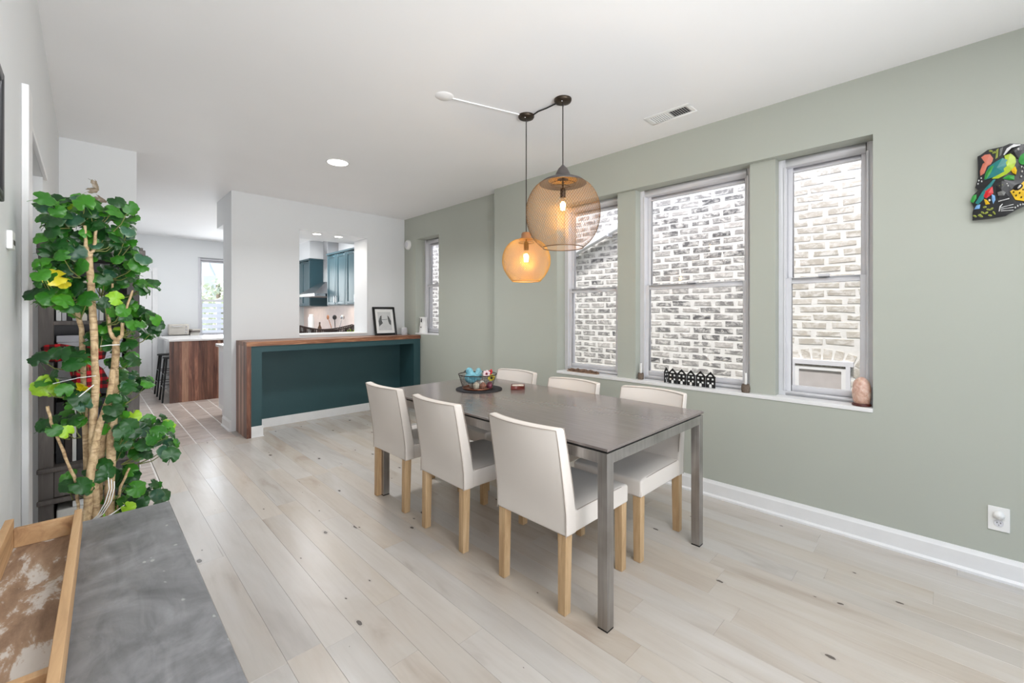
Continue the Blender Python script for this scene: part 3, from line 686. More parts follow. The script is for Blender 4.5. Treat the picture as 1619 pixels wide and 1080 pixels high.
# ------------------------------------------------------------------ dining chairs
def lean(z): return 0 if z < .42 else -.062*((z-.42)/.395)**1.25
def make_chair(label, loc, rz):
    ch = empty('dining_chair', loc, rz, label, 'chair', 'cream dining chairs around the table')
    nx, nz = 12, 10; zb, zt = .342, .815; hw = .222
    def grid(front):
        g = []
        for j in range(nz+1):
            z = zb+(zt-zb)*j/nz
            for i in range(nx+1):
                s_ = 2*i/nx-1; bulge = -.045*(1-s_*s_)*max(0, (z-.42)/.395); wdt = hw*(1-.02*((z-zb)/(zt-zb)))
                x = lean(z)+bulge
                if front: x += .072-.022*((z-zb)/(zt-zb))
                g.append((x, s_*wdt, z+(.004*(1-s_*s_) if j == nz else 0)))
        return g
    a, f = grid(False), grid(True); n = nx+1; b = MB(); fs = []
    N = len(a)
    for j in range(nz):
        for i in range(nx):
            fs.append((j*n+i, (j+1)*n+i, (j+1)*n+i+1, j*n+i+1)); fs.append((N+j*n+i, N+j*n+i+1, N+(j+1)*n+i+1, N+(j+1)*n+i))
    for i in range(nx):
        fs.append((i, i+1, N+i+1, N+i)); fs.append((nz*n+i+1, nz*n+i, N+nz*n+i, N+nz*n+i+1))
    for j in range(nz):
        fs.append(((j+1)*n, j*n, N+j*n, N+(j+1)*n)); fs.append((j*n+nx, (j+1)*n+nx, N+(j+1)*n+nx, N+j*n+nx))
    b.add(a+f, fs); bk = b.build('backrest', M['fabric'], ch, .012, 3)
    p = MB(); per = [a[j*n] for j in range(nz+1)]+[a[nz*n+i] for i in range(1, n)]+[a[j*n+nx] for j in range(nz-1, -1, -1)]
    cx = [(x+.0055, y*.972, z-.0045 if z > .8 else z) for x, y, z in per]
    cx = [(x-.0065, y, z) for x, y, z in cx]; p.tube(cx, .0022, 6); p.build('piping', M['piping'], bk); p = MB()
    per2 = [f[j*n] for j in range(3, nz+1)]+[f[nz*n+i] for i in range(1, n)]+[f[j*n+nx] for j in range(nz-1, 2, -1)]
    p.tube([(x+.001, y*.972, z-.0045 if z > .8 else z) for x, y, z in per2], .0022, 6); p.build('piping', M['piping'], bk)
    sb = MB(); sx0, sx1 = .05, .505; m = 10; hs = .218
    top = []
    for i in range(m+1):
        for k in range(m+1):
            u, v = i/m, 2*k/m-1; z = .438+.014*(1-v**4)*(1-(2*u-1)**4); x = sx0+(sx1-sx0)*u
            if u > .93: z -= .006
            top.append((x, v*hs, z))
    bot = [(x, y, .342) for x, y, z in top]; q = m+1; T = len(top); fs = []
    for i in range(m):
        for k in range(m):
            fs.append((i*q+k, (i+1)*q+k, (i+1)*q+k+1, i*q+k+1)); fs.append((T+i*q+k, T+i*q+k+1, T+(i+1)*q+k+1, T+(i+1)*q+k))
    for k in range(m):
        fs.append((k, k+1, T+k+1, T+k)); fs.append((m*q+k+1, m*q+k, T+m*q+k, T+m*q+k+1)); fs.append(((k+1)*q, k*q, T+k*q, T+(k+1)*q)); fs.append((k*q+m, (k+1)*q+m, T+(k+1)*q+m, T+k*q+m))
    sb.add(top+bot, fs); st = sb.build('seat', M['fabric'], ch, .012, 3)
    p = MB(); zz = .433
    for sgn in (-1, 1):
        p = MB(); p.tube([(.08, sgn*.213, zz+.004), (.3, sgn*.2135, zz+.004), (.44, sgn*.2135, zz+.001), (.483, sgn*.2135, zz-.012), (.498, sgn*.2135, zz-.035), (.5, sgn*.2135, .35)], .0022, 6); p.build('piping', M['piping'], st)
    pass
    for (lx, ly, bx) in ((.004, -.211, -.006), (.004, .166, -.006), (.455, -.211, .0), (.455, .166, .0)):
        b = MB(); t = .045; bt_ = .040
        vs = [(lx, ly, .343), (lx+t, ly, .343), (lx+t, ly+t, .343), (lx, ly+t, .343)]; ox = lx+bx
        lo_ = [(ox+(.0025), ly+.0025, 0), (ox+.0025+bt_, ly+.0025, 0), (ox+.0025+bt_, ly+.0025+bt_, 0), (ox+.0025, ly+.0025+bt_, 0)]
        b.add(lo_+vs, [(0, 3, 2, 1), (4, 5, 6, 7), (0, 1, 5, 4), (1, 2, 6, 5), (2, 3, 7, 6), (3, 0, 4, 7)]); b.build('leg', M['light_wood'], ch, .002, 1)
    return ch
c0 = make_chair('cream upholstered dining chair nearest the viewer, its back to the open floor', (1.455, 1.362, 0), 0)
for lab, x, y, rz in (('cream dining chair between two others along the open floor side of the table', 1.450, 2.052, -.02),
                      ('cream dining chair closest to the teal bar, its back to the open floor', 1.468, 2.69, .0),
                      ('cream dining chair tucked in window side beside the near steel table leg', 2.545, 1.335, PI),
                      ('middle cream dining chair of the window side, under the black paper houses', 2.50, 1.93, PI+.02),
                      ('cream dining chair of the window side, behind the basket near the green corner', 2.565, 2.58, PI)):
    c = dup(c0); c.location = (x, y, 0); c.rotation_euler = (0, 0, rz); c['label'] = lab

# ------------------------------------------------------------------ things on the table
o = tag(MB().disc(.168, 0, .007, 48).build('placemat', plain('black felt', (34, 34, 38), .85), None, .002), 'round black placemat under the wire basket', 'placemat'); o.location = (2.03, 2.40, .75)
bk = empty('wire_basket', (2.02, 2.405, .757), 0, 'copper wire basket on the round black placemat holding birds and flowers', 'basket')
cop = plain('copper', (150, 96, 74), .35, .8); dkw = plain('dark wire', (62, 50, 46), .45, .7)
MB().lathe([(.104, 0), (.108, .004), (.110, .012), (.104, .012), (.1, .004)], 40).build('base_ring', cop, bk)
MB().disc(.1, .0, .003, 32).build('base_plate', cop, bk)
def circ(r, z, n=40): return [(r*math.cos(2*PI*k/n), r*math.sin(2*PI*k/n), z) for k in range(n+1)]
b = MB()
for k in range(8): z = .02+k*.0115; b.tube(circ(.108+.03*(z/.105), z), .0009, 4, cap=False)
for k in range(44):
    a = 2*PI*k/44; b.tube([(.106*math.cos(a), .106*math.sin(a), .008), (.138*math.cos(a), .138*math.sin(a), .105)], .0009, 4)
b.build('wire_side', dkw, bk); MB().tube(circ(.139, .105), .0028, 6, cap=False).build('rim', dkw, bk)
def bird(loc_, rz, sc_, lab, m):
    o = empty('ceramic_bird', loc_, rz, lab, 'ornament', 'ceramic birds in the basket')
    b = MB(); b.ball((0, 0, .04), .036, 16, 10, 0, 1.25, .95, 1.1); b.ball((.012, 0, .085), .024, 14, 9, 0, 1.05, .95, 1.05); b.tube([(.0, 0, .055), (.008, 0, .085)], [.03, .02], 12); b.build('body', m, o)
    MB().tube([(.034, 0, .088), (.05, 0, .084)], [.006, .001], 8).build('beak', M['black'], o)
    b = MB(); b.add([(-.03, -.012, .05), (-.075, -.014, .085), (-.078, .014, .085), (-.03, .012, .05), (-.03, -.01, .04), (-.074, -.01, .078), (-.074, .01, .078), (-.03, .01, .04)], [(0, 1, 2, 3), (7, 6, 5, 4), (0, 4, 5, 1), (1, 5, 6, 2), (2, 6, 7, 3), (3, 7, 4, 0)]); b.build('tail', m, o, .002)
    for s_ in (-1, 1): MB().ball((.024, s_*.019, .09), .0028, 6, 4).build('eye', M['black'], o); MB().ball((-.01, s_*.03, .045), .02, 10, 6, 0, 1.4, .35, .8).build('wing', plain('wing teal', (74, 140, 156), .3), o)
    o.scale = (sc_,)*3; return o
blu = plain('pale blue glaze', (118, 184, 202), .18, var=.15)
bird((1.955, 2.40, .80), 2.6, 1.05, 'tall pale blue ceramic bird at the left of the wire basket', blu)
bird((2.065, 2.455, .80), .4, .88, 'smaller pale blue ceramic bird at the back right of the wire basket', plain('blue glaze', (130, 190, 204), .2, var=.2))
def flower(loc_, m, lab, cm):
    o = empty('paper_flower', loc_, 0, lab, 'flower', 'flowers in the wire basket')
    for k in range(6):
        a = k*PI/3; b = MB(); b.ball((0, 0, 0), .016, 8, 6, 0, 1, .8, .35); p = b.build('petal', m, o); p.location = (.015*math.cos(a), .015*math.sin(a), .006); p.rotation_euler = (0, -.7, a)
    MB().ball((0, 0, .01), .008, 8, 6).build('centre', cm, o)
    return o
f1 = flower((2.115, 2.365, .862), plain('red petal', (214, 40, 44), .5), 'red flower at the right rim of the wire basket', M['bronze']); f1.rotation_euler = (-.3, -.9, 0)
f2 = flower((2.055, 2.345, .862), plain('pink white petal', (236, 214, 220), .5), 'white flower with dark red centre in the wire basket', plain('dark red', (130, 30, 50), .5)); f2.rotation_euler = (.2, -1.0, .5)
f3 = flower((2.10, 2.34, .828), plain('yellow petal', (206, 190, 60), .5), 'yellow green flower low at the right of the wire basket', M['bronze']); f3.rotation_euler = (.2, -1.0, .3)
eggs = [((1.96, 2.36), (228, 220, 200), 'cream'), ((2.0, 2.335), (170, 120, 100), 'brown speckled'), ((2.04, 2.395), (236, 232, 224), 'white'), ((2.01, 2.46), (224, 214, 206), 'pale pink'), ((1.985, 2.43), (196, 206, 200), 'pale grey'), ((2.045, 2.315), (120, 60, 76), 'plum')]
for (p_, c_, nm) in eggs:
    o = tag(MB().ball((0, 0, .026), .022, 12, 8, 0, 1, 1, 1.25).build('egg', plain('egg shell', c_, .4, var=.12, scale=60)), nm+' ornamental egg in the wire basket', 'egg', 'eggs in the wire basket'); o.location = (p_[0], p_[1], .7605); o.rotation_euler = (.3, .1, 0); o.location.z = .762
cb_ = empty('coaster_box', (2.245, 2.215, .75), .75, 'small dark red tray with pale coasters beside the placemat', 'tray'); rd = plain('lacquer red', (116, 52, 44), .3)
MB().box(-.05, -.05, 0, .05, .05, .006).box(-.05, -.05, .006, .05, -.045, .028).box(-.05, .045, .006, .05, .05, .028).box(-.05, -.045, .006, -.045, .045, .028).box(.045, -.045, .006, .05, .045, .028).build('tray', rd, cb_, .001)
for k, c_ in enumerate(((210, 198, 186), (180, 160, 150), (220, 210, 200))):
    o = tag(box('coaster', plain('coaster', c_, .6, var=.25, scale=40), (-.042, -.042, 0), (.042, .042, .0062), None, .001), ('lowest', 'middle', 'top')[k]+' pale coaster in the small red tray', 'coaster', 'coasters in the red tray'); o.location = (2.245, 2.215, .7565+k*.0065); o.rotation_euler = (0, 0, .75)

# ------------------------------------------------------------------ sill things
def house(y, w, lab, edge=False, x=3.215):
    h = empty('paper_house', (x, y, .762), 0, lab, 'ornament', 'row of black paper houses on the sill')
    H = .078; R_ = .112; t = .006
    if edge: h.rotation_euler = (0, 0, PI/2*.93)
    F = lambda u, v, d: (d, u, v)
    MB().prism([(-w/2, 0), (w/2, 0), (w/2, H), (0, R_), (-w/2, H)], 0, t, F).build('front', M['black'], h); MB().prism([(-w/2-.004, H-.002), (0, R_+.004), (w/2+.004, H-.002), (w/2, H-.006), (0, R_-.004), (-w/2, H-.006)], -.003, t+.001, F).build('roof_edge', M['black'], h)
    for uy in (-w*.24, w*.24):
        for vz in (.026, .056): MB().box(-.0012, uy-w*.095, vz, 0, uy+w*.095, vz+.0125).build('window', M['white_plastic'], h)
    MB().prism([(-w*.13, .002)]+[(-w*.13*math.cos(a*PI/6), .018+w*.13*math.sin(a*PI/6)) for a in range(7)]+[(w*.13, .002)], -.0012, 0, F).build('door', M['white_plastic'], h)
    MB().prism([(-w*.21*math.cos(a*PI/6), .081+w*.21*math.sin(a*PI/6)) for a in range(7)], -.0012, 0, F).build('gable_window', M['white_plastic'], h)
order = ('leftmost', 'second from left', 'middle', 'second from right', 'rightmost')
for k in range(5): house(1.497-k*.071, .066 if k != 2 else .060, order[k]+' of the five front facing black paper houses on the sill')
house(1.555, .05, 'pale side turned paper house at the left end of the black row', True, 3.235)
wk = plain('woven grey brown', (112, 98, 86), .8, var=.4, scale=90, bump=.6)
def cone(y, x, r, h, lab, cl):
    o = empty('woven_holder', (x, y, .762), 0, lab, 'candle holder', 'woven candle holders on the sill')
    b = MB(); prof = [(r*.7, 0)]+[(r*(.78+.25*math.sin(PI*(.15+.75*k/9)))+(.0018 if k % 2 else 0), h*k/9) for k in range(10)]+[(r*.45, h), (r*.4, h*.6)]; b.lathe(prof, 22); b.build('holder', wk, o)
    t = empty('candle', (x, y, .762+h*.6), 0, cl, 'candle', 'white candles on the sill'); MB().tube([(0, 0, 0), (0, 0, .10)], .0085, 12).build('wax', M['white_plastic'], t); MB().tube([(0, 0, .10), (.001, 0, .108)], .001, 5).build('wick', M['black'], t)
cone(1.775, 3.235, .023, .052, 'woven egg shaped holder on the sill left of the wide window', 'white candle in the holder left of the wide window')
cone(.975, 3.205, .026, .056, 'darker woven holder on the sill right of the wide window', 'white candle in the holder right of the wide window')
dw = empty('driftwood', (3.225, 2.35, .762), PI/2, 'carved grey brown driftwood piece on the sill under the first window', 'ornament')
b = MB(); n_ = 14
for s_, mm in ((0, 0), (1, 0)):
    b.tube([(-.165+.33*i/n_, (.012 if s_ else -.01)+.006*math.sin(i*1.7+s_), .011+.004*math.sin(i*2.1+s_*2)+(.008 if s_ else 0)) for i in range(n_+1)], [.004+.010*math.sin(PI*min(1, max(.03, i/n_)))**.5*(1+.25*math.sin(i*2.9)) for i in range(n_+1)], 8)
b.build('log', plain('driftwood bark', (120, 96, 80), .85, var=.5, scale=60, bump=.6), dw); MB().box(-.168, -.02, 0, .168, .02, .008).build('base', plain('driftwood base', (160, 130, 106), .7, var=.2), dw, .002)
sl = empty('salt_lamp', (3.225, .358, .762), 0, 'pink rock salt lamp at the near end of the long sill', 'lamp')
t = NT('pink salt'); v_ = t.coord('Object'); n1 = t.noise(v_, 30, 5, .6, .8); t.set(t.ramp(n1, [(.3, srgb(190, 138, 116)), (.5, srgb(220, 182, 164)), (.7, srgb(238, 216, 204))]), .45); t.b.inputs['Subsurface Weight'].default_value = .3; t.b.inputs['Subsurface Radius'].default_value = (.02, .01, .006); t.bump(n1, .7, .006)
b = MB(); RS = random.Random(9); prof = [(.036, .016), (.044, .03), (.047, .07), (.046, .105), (.04, .135), (.028, .155), (.012, .166), (.0005, .168)]; b.lathe(prof, 14); b.v = [(x*(1+RS.uniform(-.07, .07)), y*(1+RS.uniform(-.07, .07)), z) for x, y, z in b.v]
b.build('rock', t.m, sl, 0, sub=1); MB().lathe([(.043, 0), (.046, .004), (.045, .013), (.04, .016)], 24).build('base', plain('red brown base', (84, 38, 32), .35), sl)

# outlet
ot = empty('wall_outlet', (XR, -.171, .298), 0, 'white duplex outlet on the green wall with a round plug in its upper socket', 'outlet')
box('cover_plate', M['white_plastic'], (-.006, -.036, -.058), (0, .036, .058), ot, .002)
for z in (-.020, .020): MB().lathe([(.0165, -.0065), (.016, -.0085), (.0005, -.0085)], 20, (0, 0, z), 0, False, 'X').build('socket', M['vinyl'], ot)
for (y, z, h_) in ((-.006, -.017, .007), (.006, -.017, .006), (0, -.028, .004)): box('slot', M['black'], (-.0092, y-.0012, z-h_/2), (-.0084, y+.0012, z+h_/2), ot)
pg = tag(MB().lathe([(.019, -.008), (.02, -.012), (.018, -.026), (.0005, -.028)], 24, (0, 0, 0), 0, True, 'X').build('night_light', M['white_plastic']), 'round white plug in the upper socket of the outlet', 'plug'); pg.location = (XR-.001, -.171, .320)

# ------------------------------------------------------------------ painted carved bird relief (right edge)
art = empty('bird_carving', (XR-.002, -.17, 1.95), 0, 'brightly painted carved wall relief of birds and a spotted cat on the green wall', 'wall art')
def am(X_, Y_): return (-.0673-2.634e-4*X_+.17, 2.164-5.76e-5*X_-3.961e-4*Y_-1.95)
def relief(name, pts, d, m, parent=art, base=.012, lab=None, dome=0):
    q = [am(*p) for p in pts]; b = MB(); n = len(q)
    # gently domed board: depth grows towards the middle of the relief
    def dep(u, v): return -.0-.045*math.exp(-((u+.08)/.14)**2)
    f = lambda u, v, dd: (dep(u, v)*(1 if dd else 1)-dd, u, v)
    cu = sum(p[0] for p in q)/n; cv = sum(p[1] for p in q)/n
    vs = [(-base+.001+dep(u, v)*.6, u, v) for u, v in q]+[(-base-d+dep(u, v)*.6, u, v) for u, v in q]+[(-base-d-d*.4+dep(cu, cv)*.6, cu, cv)]
    fs = [(i, (i+1) % n, n+(i+1) % n, n+i) for i in range(n)]+[(n+i, n+(i+1) % n, 2*n) for i in range(n)]+[tuple(range(n))[::-1]]
    o = MB().add(vs, fs).build(name, m, parent)
    if lab: o['label'] = lab
    return o
PC = lambda n_, c: plain(n_, c, .28, var=.12, scale=40)
K = {'blk': PC('gloss black', (20, 20, 22)), 'teal': PC('paint teal', (20, 120, 120)), 'lime': PC('paint lime', (170, 196, 30)), 'grn': PC('paint green', (50, 150, 60)), 'yel': PC('paint yellow', (232, 188, 20)), 'red': PC('paint red', (206, 34, 40)), 'sal': PC('paint salmon', (206, 116, 92)), 'blu': PC('paint blue', (120, 170, 220)), 'wht': PC('paint white', (235, 235, 235)), 'olv': PC('paint olive', (150, 160, 70)), 'gry': PC('paint grey', (120, 122, 120))}
board = [(125, 195), (160, 180), (250, 120), (440, 90), (520, 60), (620, 70), (700, 80), (860, 110), (1000, 180), (1060, 330), (1080, 520), (1040, 640), (900, 720), (700, 800), (600, 850), (470, 930), (300, 965), (60, 995), (60, 900), (80, 830), (40, 760), (60, 690), (140, 610), (95, 585), (130, 460), (130, 300)]
rb_ = relief('board', board, .014, K['blk'], base=.002)
def ell(cx, cy, rx, ry, rot=0, n=16):
    o = []
    for k in range(n):
        a = 2*PI*k/n; x, y = rx*math.cos(a), ry*math.sin(a); c, s_ = math.cos(rot), math.sin(rot); o.append((cx+x*c-y*s_, cy+x*s_+y*c))
    return o
relief('toucan_breast', [(170, 210), (215, 180), (280, 175), (320, 230), (300, 300), (240, 340), (210, 410), (160, 440), (155, 380), (190, 290), (235, 265)], .006, K['sal'])
relief('bird_wing', [(210, 495), (215, 430), (260, 340), (340, 280), (430, 235), (490, 260), (500, 320), (450, 400), (330, 460)], .012, K['teal'])
relief('wing_edge', [(206, 480), (230, 400), (290, 330), (330, 320), (300, 400), (230, 490)], .014, K['grn'])
relief('bird_body', [(450, 200), (520, 180), (580, 220), (590, 290), (560, 370), (480, 430), (380, 480), (300, 480), (420, 420), (500, 340), (500, 270)], .010, K['lime'])
relief('bird_head', [(440, 210), (480, 130), (560, 85), (640, 95), (660, 150), (620, 250), (585, 235), (530, 180)], .012, K['blk']); relief('head_line', [(440, 200), (480, 125), (560, 80), (640, 88), (640, 96), (560, 92), (490, 135), (452, 205)], .018, K['wht']); relief('eye', ell(612, 140, 14, 14), .018, K['wht'])
relief('leaf', [(430, 480), (500, 440), (570, 450), (570, 500), (500, 500)], .010, K['grn'])
relief('claw', [(530, 385), (580, 340), (600, 390), (590, 440), (550, 420)], .014, K['yel'])
relief('tail_feather', [(320, 490), (350, 490), (190, 740), (130, 800), (95, 780), (180, 640)], .008, K['teal'])
relief('red_patch', [(215, 630), (310, 575), (320, 660), (230, 725), (200, 700)], .010, K['red'])
relief('blue_patch', [(300, 670), (340, 690), (345, 740), (320, 790), (300, 740)], .010, K['blu']); relief('yellow_beak', [(205, 730), (240, 740), (280, 790), (225, 800)], .010, K['yel']); relief('eye', ell(272, 745, 14, 14), .012, K['wht'])
relief('small_wing', [(80, 860), (110, 810), (160, 795), (150, 850)], .008, K['blu'])
relief('cat_face', [(520, 640), (600, 590), (680, 520), (800, 520), (880, 600), (860, 700), (760, 770), (660, 750), (580, 740)], .014, K['yel'], lab='yellow spotted cat face')
for i, (sx, sy) in enumerate(((560, 650), (590, 690), (630, 660), (670, 620), (650, 710), (700, 680), (610, 620), (740, 700), (760, 640))): relief('spot', ell(sx, sy, 9, 12, .4, 8), .019, K['blk'])
relief('eye', ell(610, 590, 60, 34, -.4), .018, K['blk']); relief('eye_rim', ell(625, 588, 30, 12, -.8, 10), .024, K['wht'])
relief('cat_back', [(350, 560), (420, 510), (500, 530), (510, 700), (380, 760), (350, 660)], .010, K['blk']); relief('pattern', [(370, 650), (430, 630), (470, 650), (450, 690), (380, 690)], .0145, K['gry'])
for k in range(3): relief('stripe', [(410, 850+k*20-20), (560, 800+k*34-10), (562, 806+k*34-10), (412, 858+k*20-20)], .010, K['wht'])
relief('stripe', [(385, 880), (395, 820), (430, 785), (434, 792), (405, 825), (396, 880)], .010, K['wht']); relief('stripe', [(380, 755), (510, 720), (512, 730), (382, 765)], .014, K['wht'])
for i, (cx, cy, a) in enumerate(((90, 945, .3), (150, 930, -.3), (190, 900, .5), (235, 900, -.5), (260, 860, .2), (215, 830, -.2), (330, 900, .9), (300, 850, -.6), (170, 945, .2), (280, 930, .1), (395, 570, .1), (430, 560, -.3), (290, 140, .2), (330, 160, -.3), (1000, 300, .5), (960, 420, .2))): relief('leaf', ell(cx, cy, 26, 13, a, 8), .009, K['olv'])
relief('leaf', [(30, 760), (60, 690), (110, 670), (110, 720), (70, 780)], .008, K['grn']); relief('bamboo', [(355, 130), (385, 110), (375, 220), (345, 240)], .006, K['olv']); relief('bamboo', [(400, 115), (440, 100), (420, 190), (395, 210)], .006, K['gry'])
relief('second_bird', ell(690, 250, 80, 60, -.8), .010, K['grn']); relief('second_bird', ell(850, 300, 90, 130, .2), .012, K['red'])
for i, (sx, sy) in enumerate(((140, 500), (170, 470), (130, 540), (175, 510), (655, 345), (685, 360), (660, 400), (690, 430), (650, 460), (485, 545), (497, 570), (610, 810), (640, 795), (670, 790), (580, 830))): relief('dot', ell(sx, sy, 9, 11, 0, 8), .010, K['wht'])

# ------------------------------------------------------------------ pendants
def pendant(x, y, R_, zc, prof, capprof, wires, mo, mi_, mcap, label, ztopbulb, twist):
    p = empty('pendant_lamp', (x, y, ZC), 0, label, 'lamp', 'wire globe pendants over the table')
    zc -= ZC
    MB().lathe([(.001, -.024), (.03, -.024), (.05, -.019), (.055, -.010), (.055, 0)], 28).build('canopy', M['bronze'], p)
    for a in (0, PI): MB().ball((.032*math.cos(a+.5), .032*math.sin(a+.5), -.025), .005, 8, 5).build('screw', M['steel'], p)
    ztop = zc+capprof[0][1]
    MB().tube([(0, 0, -.024), (.001, .001, (ztop-.02)/2), (0, 0, ztop)], .0035, 8).build('cord', M['cord'], p)
    MB().lathe([(r, z+zc) for r, z in capprof], 32).build('cap', mcap, p)
    # wire globe
    def rad(t):     # t 0 top..1 bottom, smooth through profile
        f = t*(len(prof)-1); i = min(int(f), len(prof)-2); u = f-i
        P_ = [prof[max(0, i-1)], prof[i], prof[i+1], prof[min(len(prof)-1, i+2)]]
        def cr(k): a, b, c, d = (q[k] for q in P_); return .5*((2*b)+(-a+c)*u+(2*a-5*b+4*c-d)*u*u+(-a+3*b-3*c+d)*u**3)
        return max(.003, cr(0)), cr(1)
    b = MB(); S = 26; w = .0008
    for sgn in (-1, 1):
        for k in range(wires):
            vs = []; fs = []; ms = []
            for i in range(S+1):
                t_ = i/S; r, z = rad(t_); a = 2*PI*k/wires+sgn*twist*t_; ca, sa = math.cos(a), math.sin(a); px, py = r*ca, r*sa
                tx, ty = -sa, ca
                vs += [(px-tx*w, py-ty*w, z+zc), (px+tx*w, py+ty*w, z+zc), (px+ca*w*1.2, py+sa*w*1.2, z+zc)]
            for i in range(S):
                c = i*3; d = c+3
                b.add([], []) if False else None
                fs += [(c, c+1, d+1, d), (c+1, c+2, d+2, d+1), (c+2, c, d, d+2)]; ms += [1, 0, 0]
            base = len(b.v); b.v += vs
            for f_, m_ in zip(fs, ms): b.f.append([base+q for q in f_]); b.mi.append(m_); b.sm.append(False)
    sh = b.build('wire_shade', [mo, mi_], p, fix=False)
    rb2, zb2 = prof[-1]; MB().tube([(q[0], q[1], q[2]) for q in circ(rb2, zb2+zc, 48)], .003, 6, cap=False).build('bottom_ring', mo, sh)
    rt, zt = prof[1]; b = MB(); b.tube([(q[0], q[1], q[2]) for q in circ(rt*.75, zt+zc-.02, 32)], .0018, 5, cap=False)
    for k in range(3): a = k*2*PI/3; b.tube([(0, 0, zt+zc-.02), (rt*.75*math.cos(a), rt*.75*math.sin(a), zt+zc-.02)], .0018, 5)
    b.build('spider', M['bronze'], sh)
    zb = ztopbulb-ZC
    MB().lathe([(.001, 0.05), (.014, .05), (.017, .035), (.017, .0), (.015, -.01)], 20, (0, 0, zb)).tube([(0, 0, zb+.04), (0, 0, ztop-.01)], .005, 8).build('socket', M['bronze'], p)
    bu = MB().lathe([(.013, 0), (.014, -.012), (.022, -.035), (.031, -.06), (.033, -.075), (.03, -.092), (.018, -.106), (.0005, -.11)], 24, (0, 0, zb-.008)).build('bulb', M['glass_dull'], p)
    f = MB()
    for k in range(6):
        a = k*PI/3; f.tube([(.004*math.cos(a), .004*math.sin(a), zb-.035), (.015*math.cos(a), .015*math.sin(a), zb-.05), (.011*math.cos(a), .011*math.sin(a), zb-.088)], .0028, 6)
    f.build('filament', emit('filament glow', (255, 214, 150), 26), bu)
    light('pendant_bulb', 'POINT', (x, y, ZC+zb-.06), (0, 0, 0), 3.2, (1, .76, .46), .012)
    return p
pendant(2.148, 1.719, .233, 1.946, [(.035, .205), (.105, .196), (.165, .166), (.21, .105), (.232, .03), (.231, -.05), (.212, -.125), (.175, -.185), (.128, -.228)],
        [(.004, .30), (.012, .29), (.03, .272), (.046, .238), (.05, .226), (.085, .214), (.125, .197), (.150, .178), (.147, .176), (.1, .196), (.03, .22)], 84, M['gold_out'], M['gold'], M['gray_metal'], 'larger wire globe pendant with a grey cap, hung higher over the table', 2.045, 2.1)
pendant(2.147, 2.038, .165, 1.675, [(.03, .136), (.07, .132), (.115, .108), (.15, .06), (.165, 0), (.158, -.06), (.13, -.113), (.098, -.152)],
        [(.004, .185), (.028, .182), (.034, .17), (.034, .15), (.045, .140), (.052, .134), (.03, .135)], 78, M['gold'], M['gold'], plain('wooden cap', (156, 112, 76), .6), 'smaller golden wire globe pendant hanging lower, left of the larger one', 1.745, 2.0)
ck_ = tag(MB().tube([(2.16, 1.985, ZC-.008), (2.15, 1.93, ZC-.006), (2.15, 1.86, ZC-.009), (2.148, 1.774, ZC-.008)], .0045, 8).build('swag_cable', M['black']), 'black cable along the ceiling joining the two pendant canopies', 'cable')
rw_ = empty('ceiling_raceway', (1.59, 2.214, ZC), 0, 'white cable raceway and round cover plate on the ceiling', 'raceway')
MB().lathe([(.0005, -.007), (.05, -.006), (.058, 0)], 32).build('cover_plate', M['ceiling'], rw_)
dx, dy = 2.105-1.59, 2.055-2.214; l_ = math.hypot(dx, dy); mt = Matrix.Rotation(math.atan2(dy, dx), 4, 'Z'); MB().box(.052, -.0055, -.007, l_, .0055, 0, 0, mt).build('channel', M['trim'], rw_)
# ceiling light, soffit lights, vent
def downlight(x, y, z, r, lab, s_):
    o = empty('ceiling_light', (x, y, z), 0, lab, 'lamp'); MB().lathe([(r*.86, -.002), (r*.9, -.006), (r, -.004), (r, 0)], 32).build('trim_ring', M['white_plastic'], o); MB().disc(r*.86, -.004, -.001, 32).build('diffuser', emit('lamp diffuser', (255, 252, 246), s_), o)
downlight(1.603, 3.857, ZC, .098, 'round white flush light on the ceiling before the kitchen', 9)
downlight(2.10, 5.70, 2.325, .055, 'left of the two small round lights in the head of the opening', 12); downlight(2.38, 5.70, 2.325, .055, 'right of the two small round lights in the head of the opening', 12)
light('soffit_lamp', 'AREA', (2.24, 5.72, 2.315), (0, 0, 0), 3, (1, .93, .85), .3, .08)
vt = empty('ceiling_vent', (2.835, 1.337, ZC), 0, 'white slotted air vent on the ceiling near the windows', 'vent')
b = MB()
for q in ((-.075, -.155, -.006, -.05, .155, 0), (.05, -.155, -.006, .075, .155, 0), (-.05, -.155, -.006, .05, -.13, 0), (-.05, .13, -.006, .05, .155, 0), (-.05, -.008, -.006, .05, .008, 0)): b.box(*q)
b.build('frame', M['white_plastic'], vt, .001, 1); box('duct', M['black'], (-.05, -.13, -.0012), (.05, .13, -.0004), vt)
for k in range(8):
    for s_, tl_ in ((-1, .75), (1, -.75)):
        m4 = Matrix.Translation((0, s_*(.016+k*.0155), -.004)) @ Matrix.Rotation(tl_, 4, 'X'); MB().box(-.05, -.0045, -.0006, .05, .0045, .0006, 0, m4).build('slat', M['white_plastic'], vt)

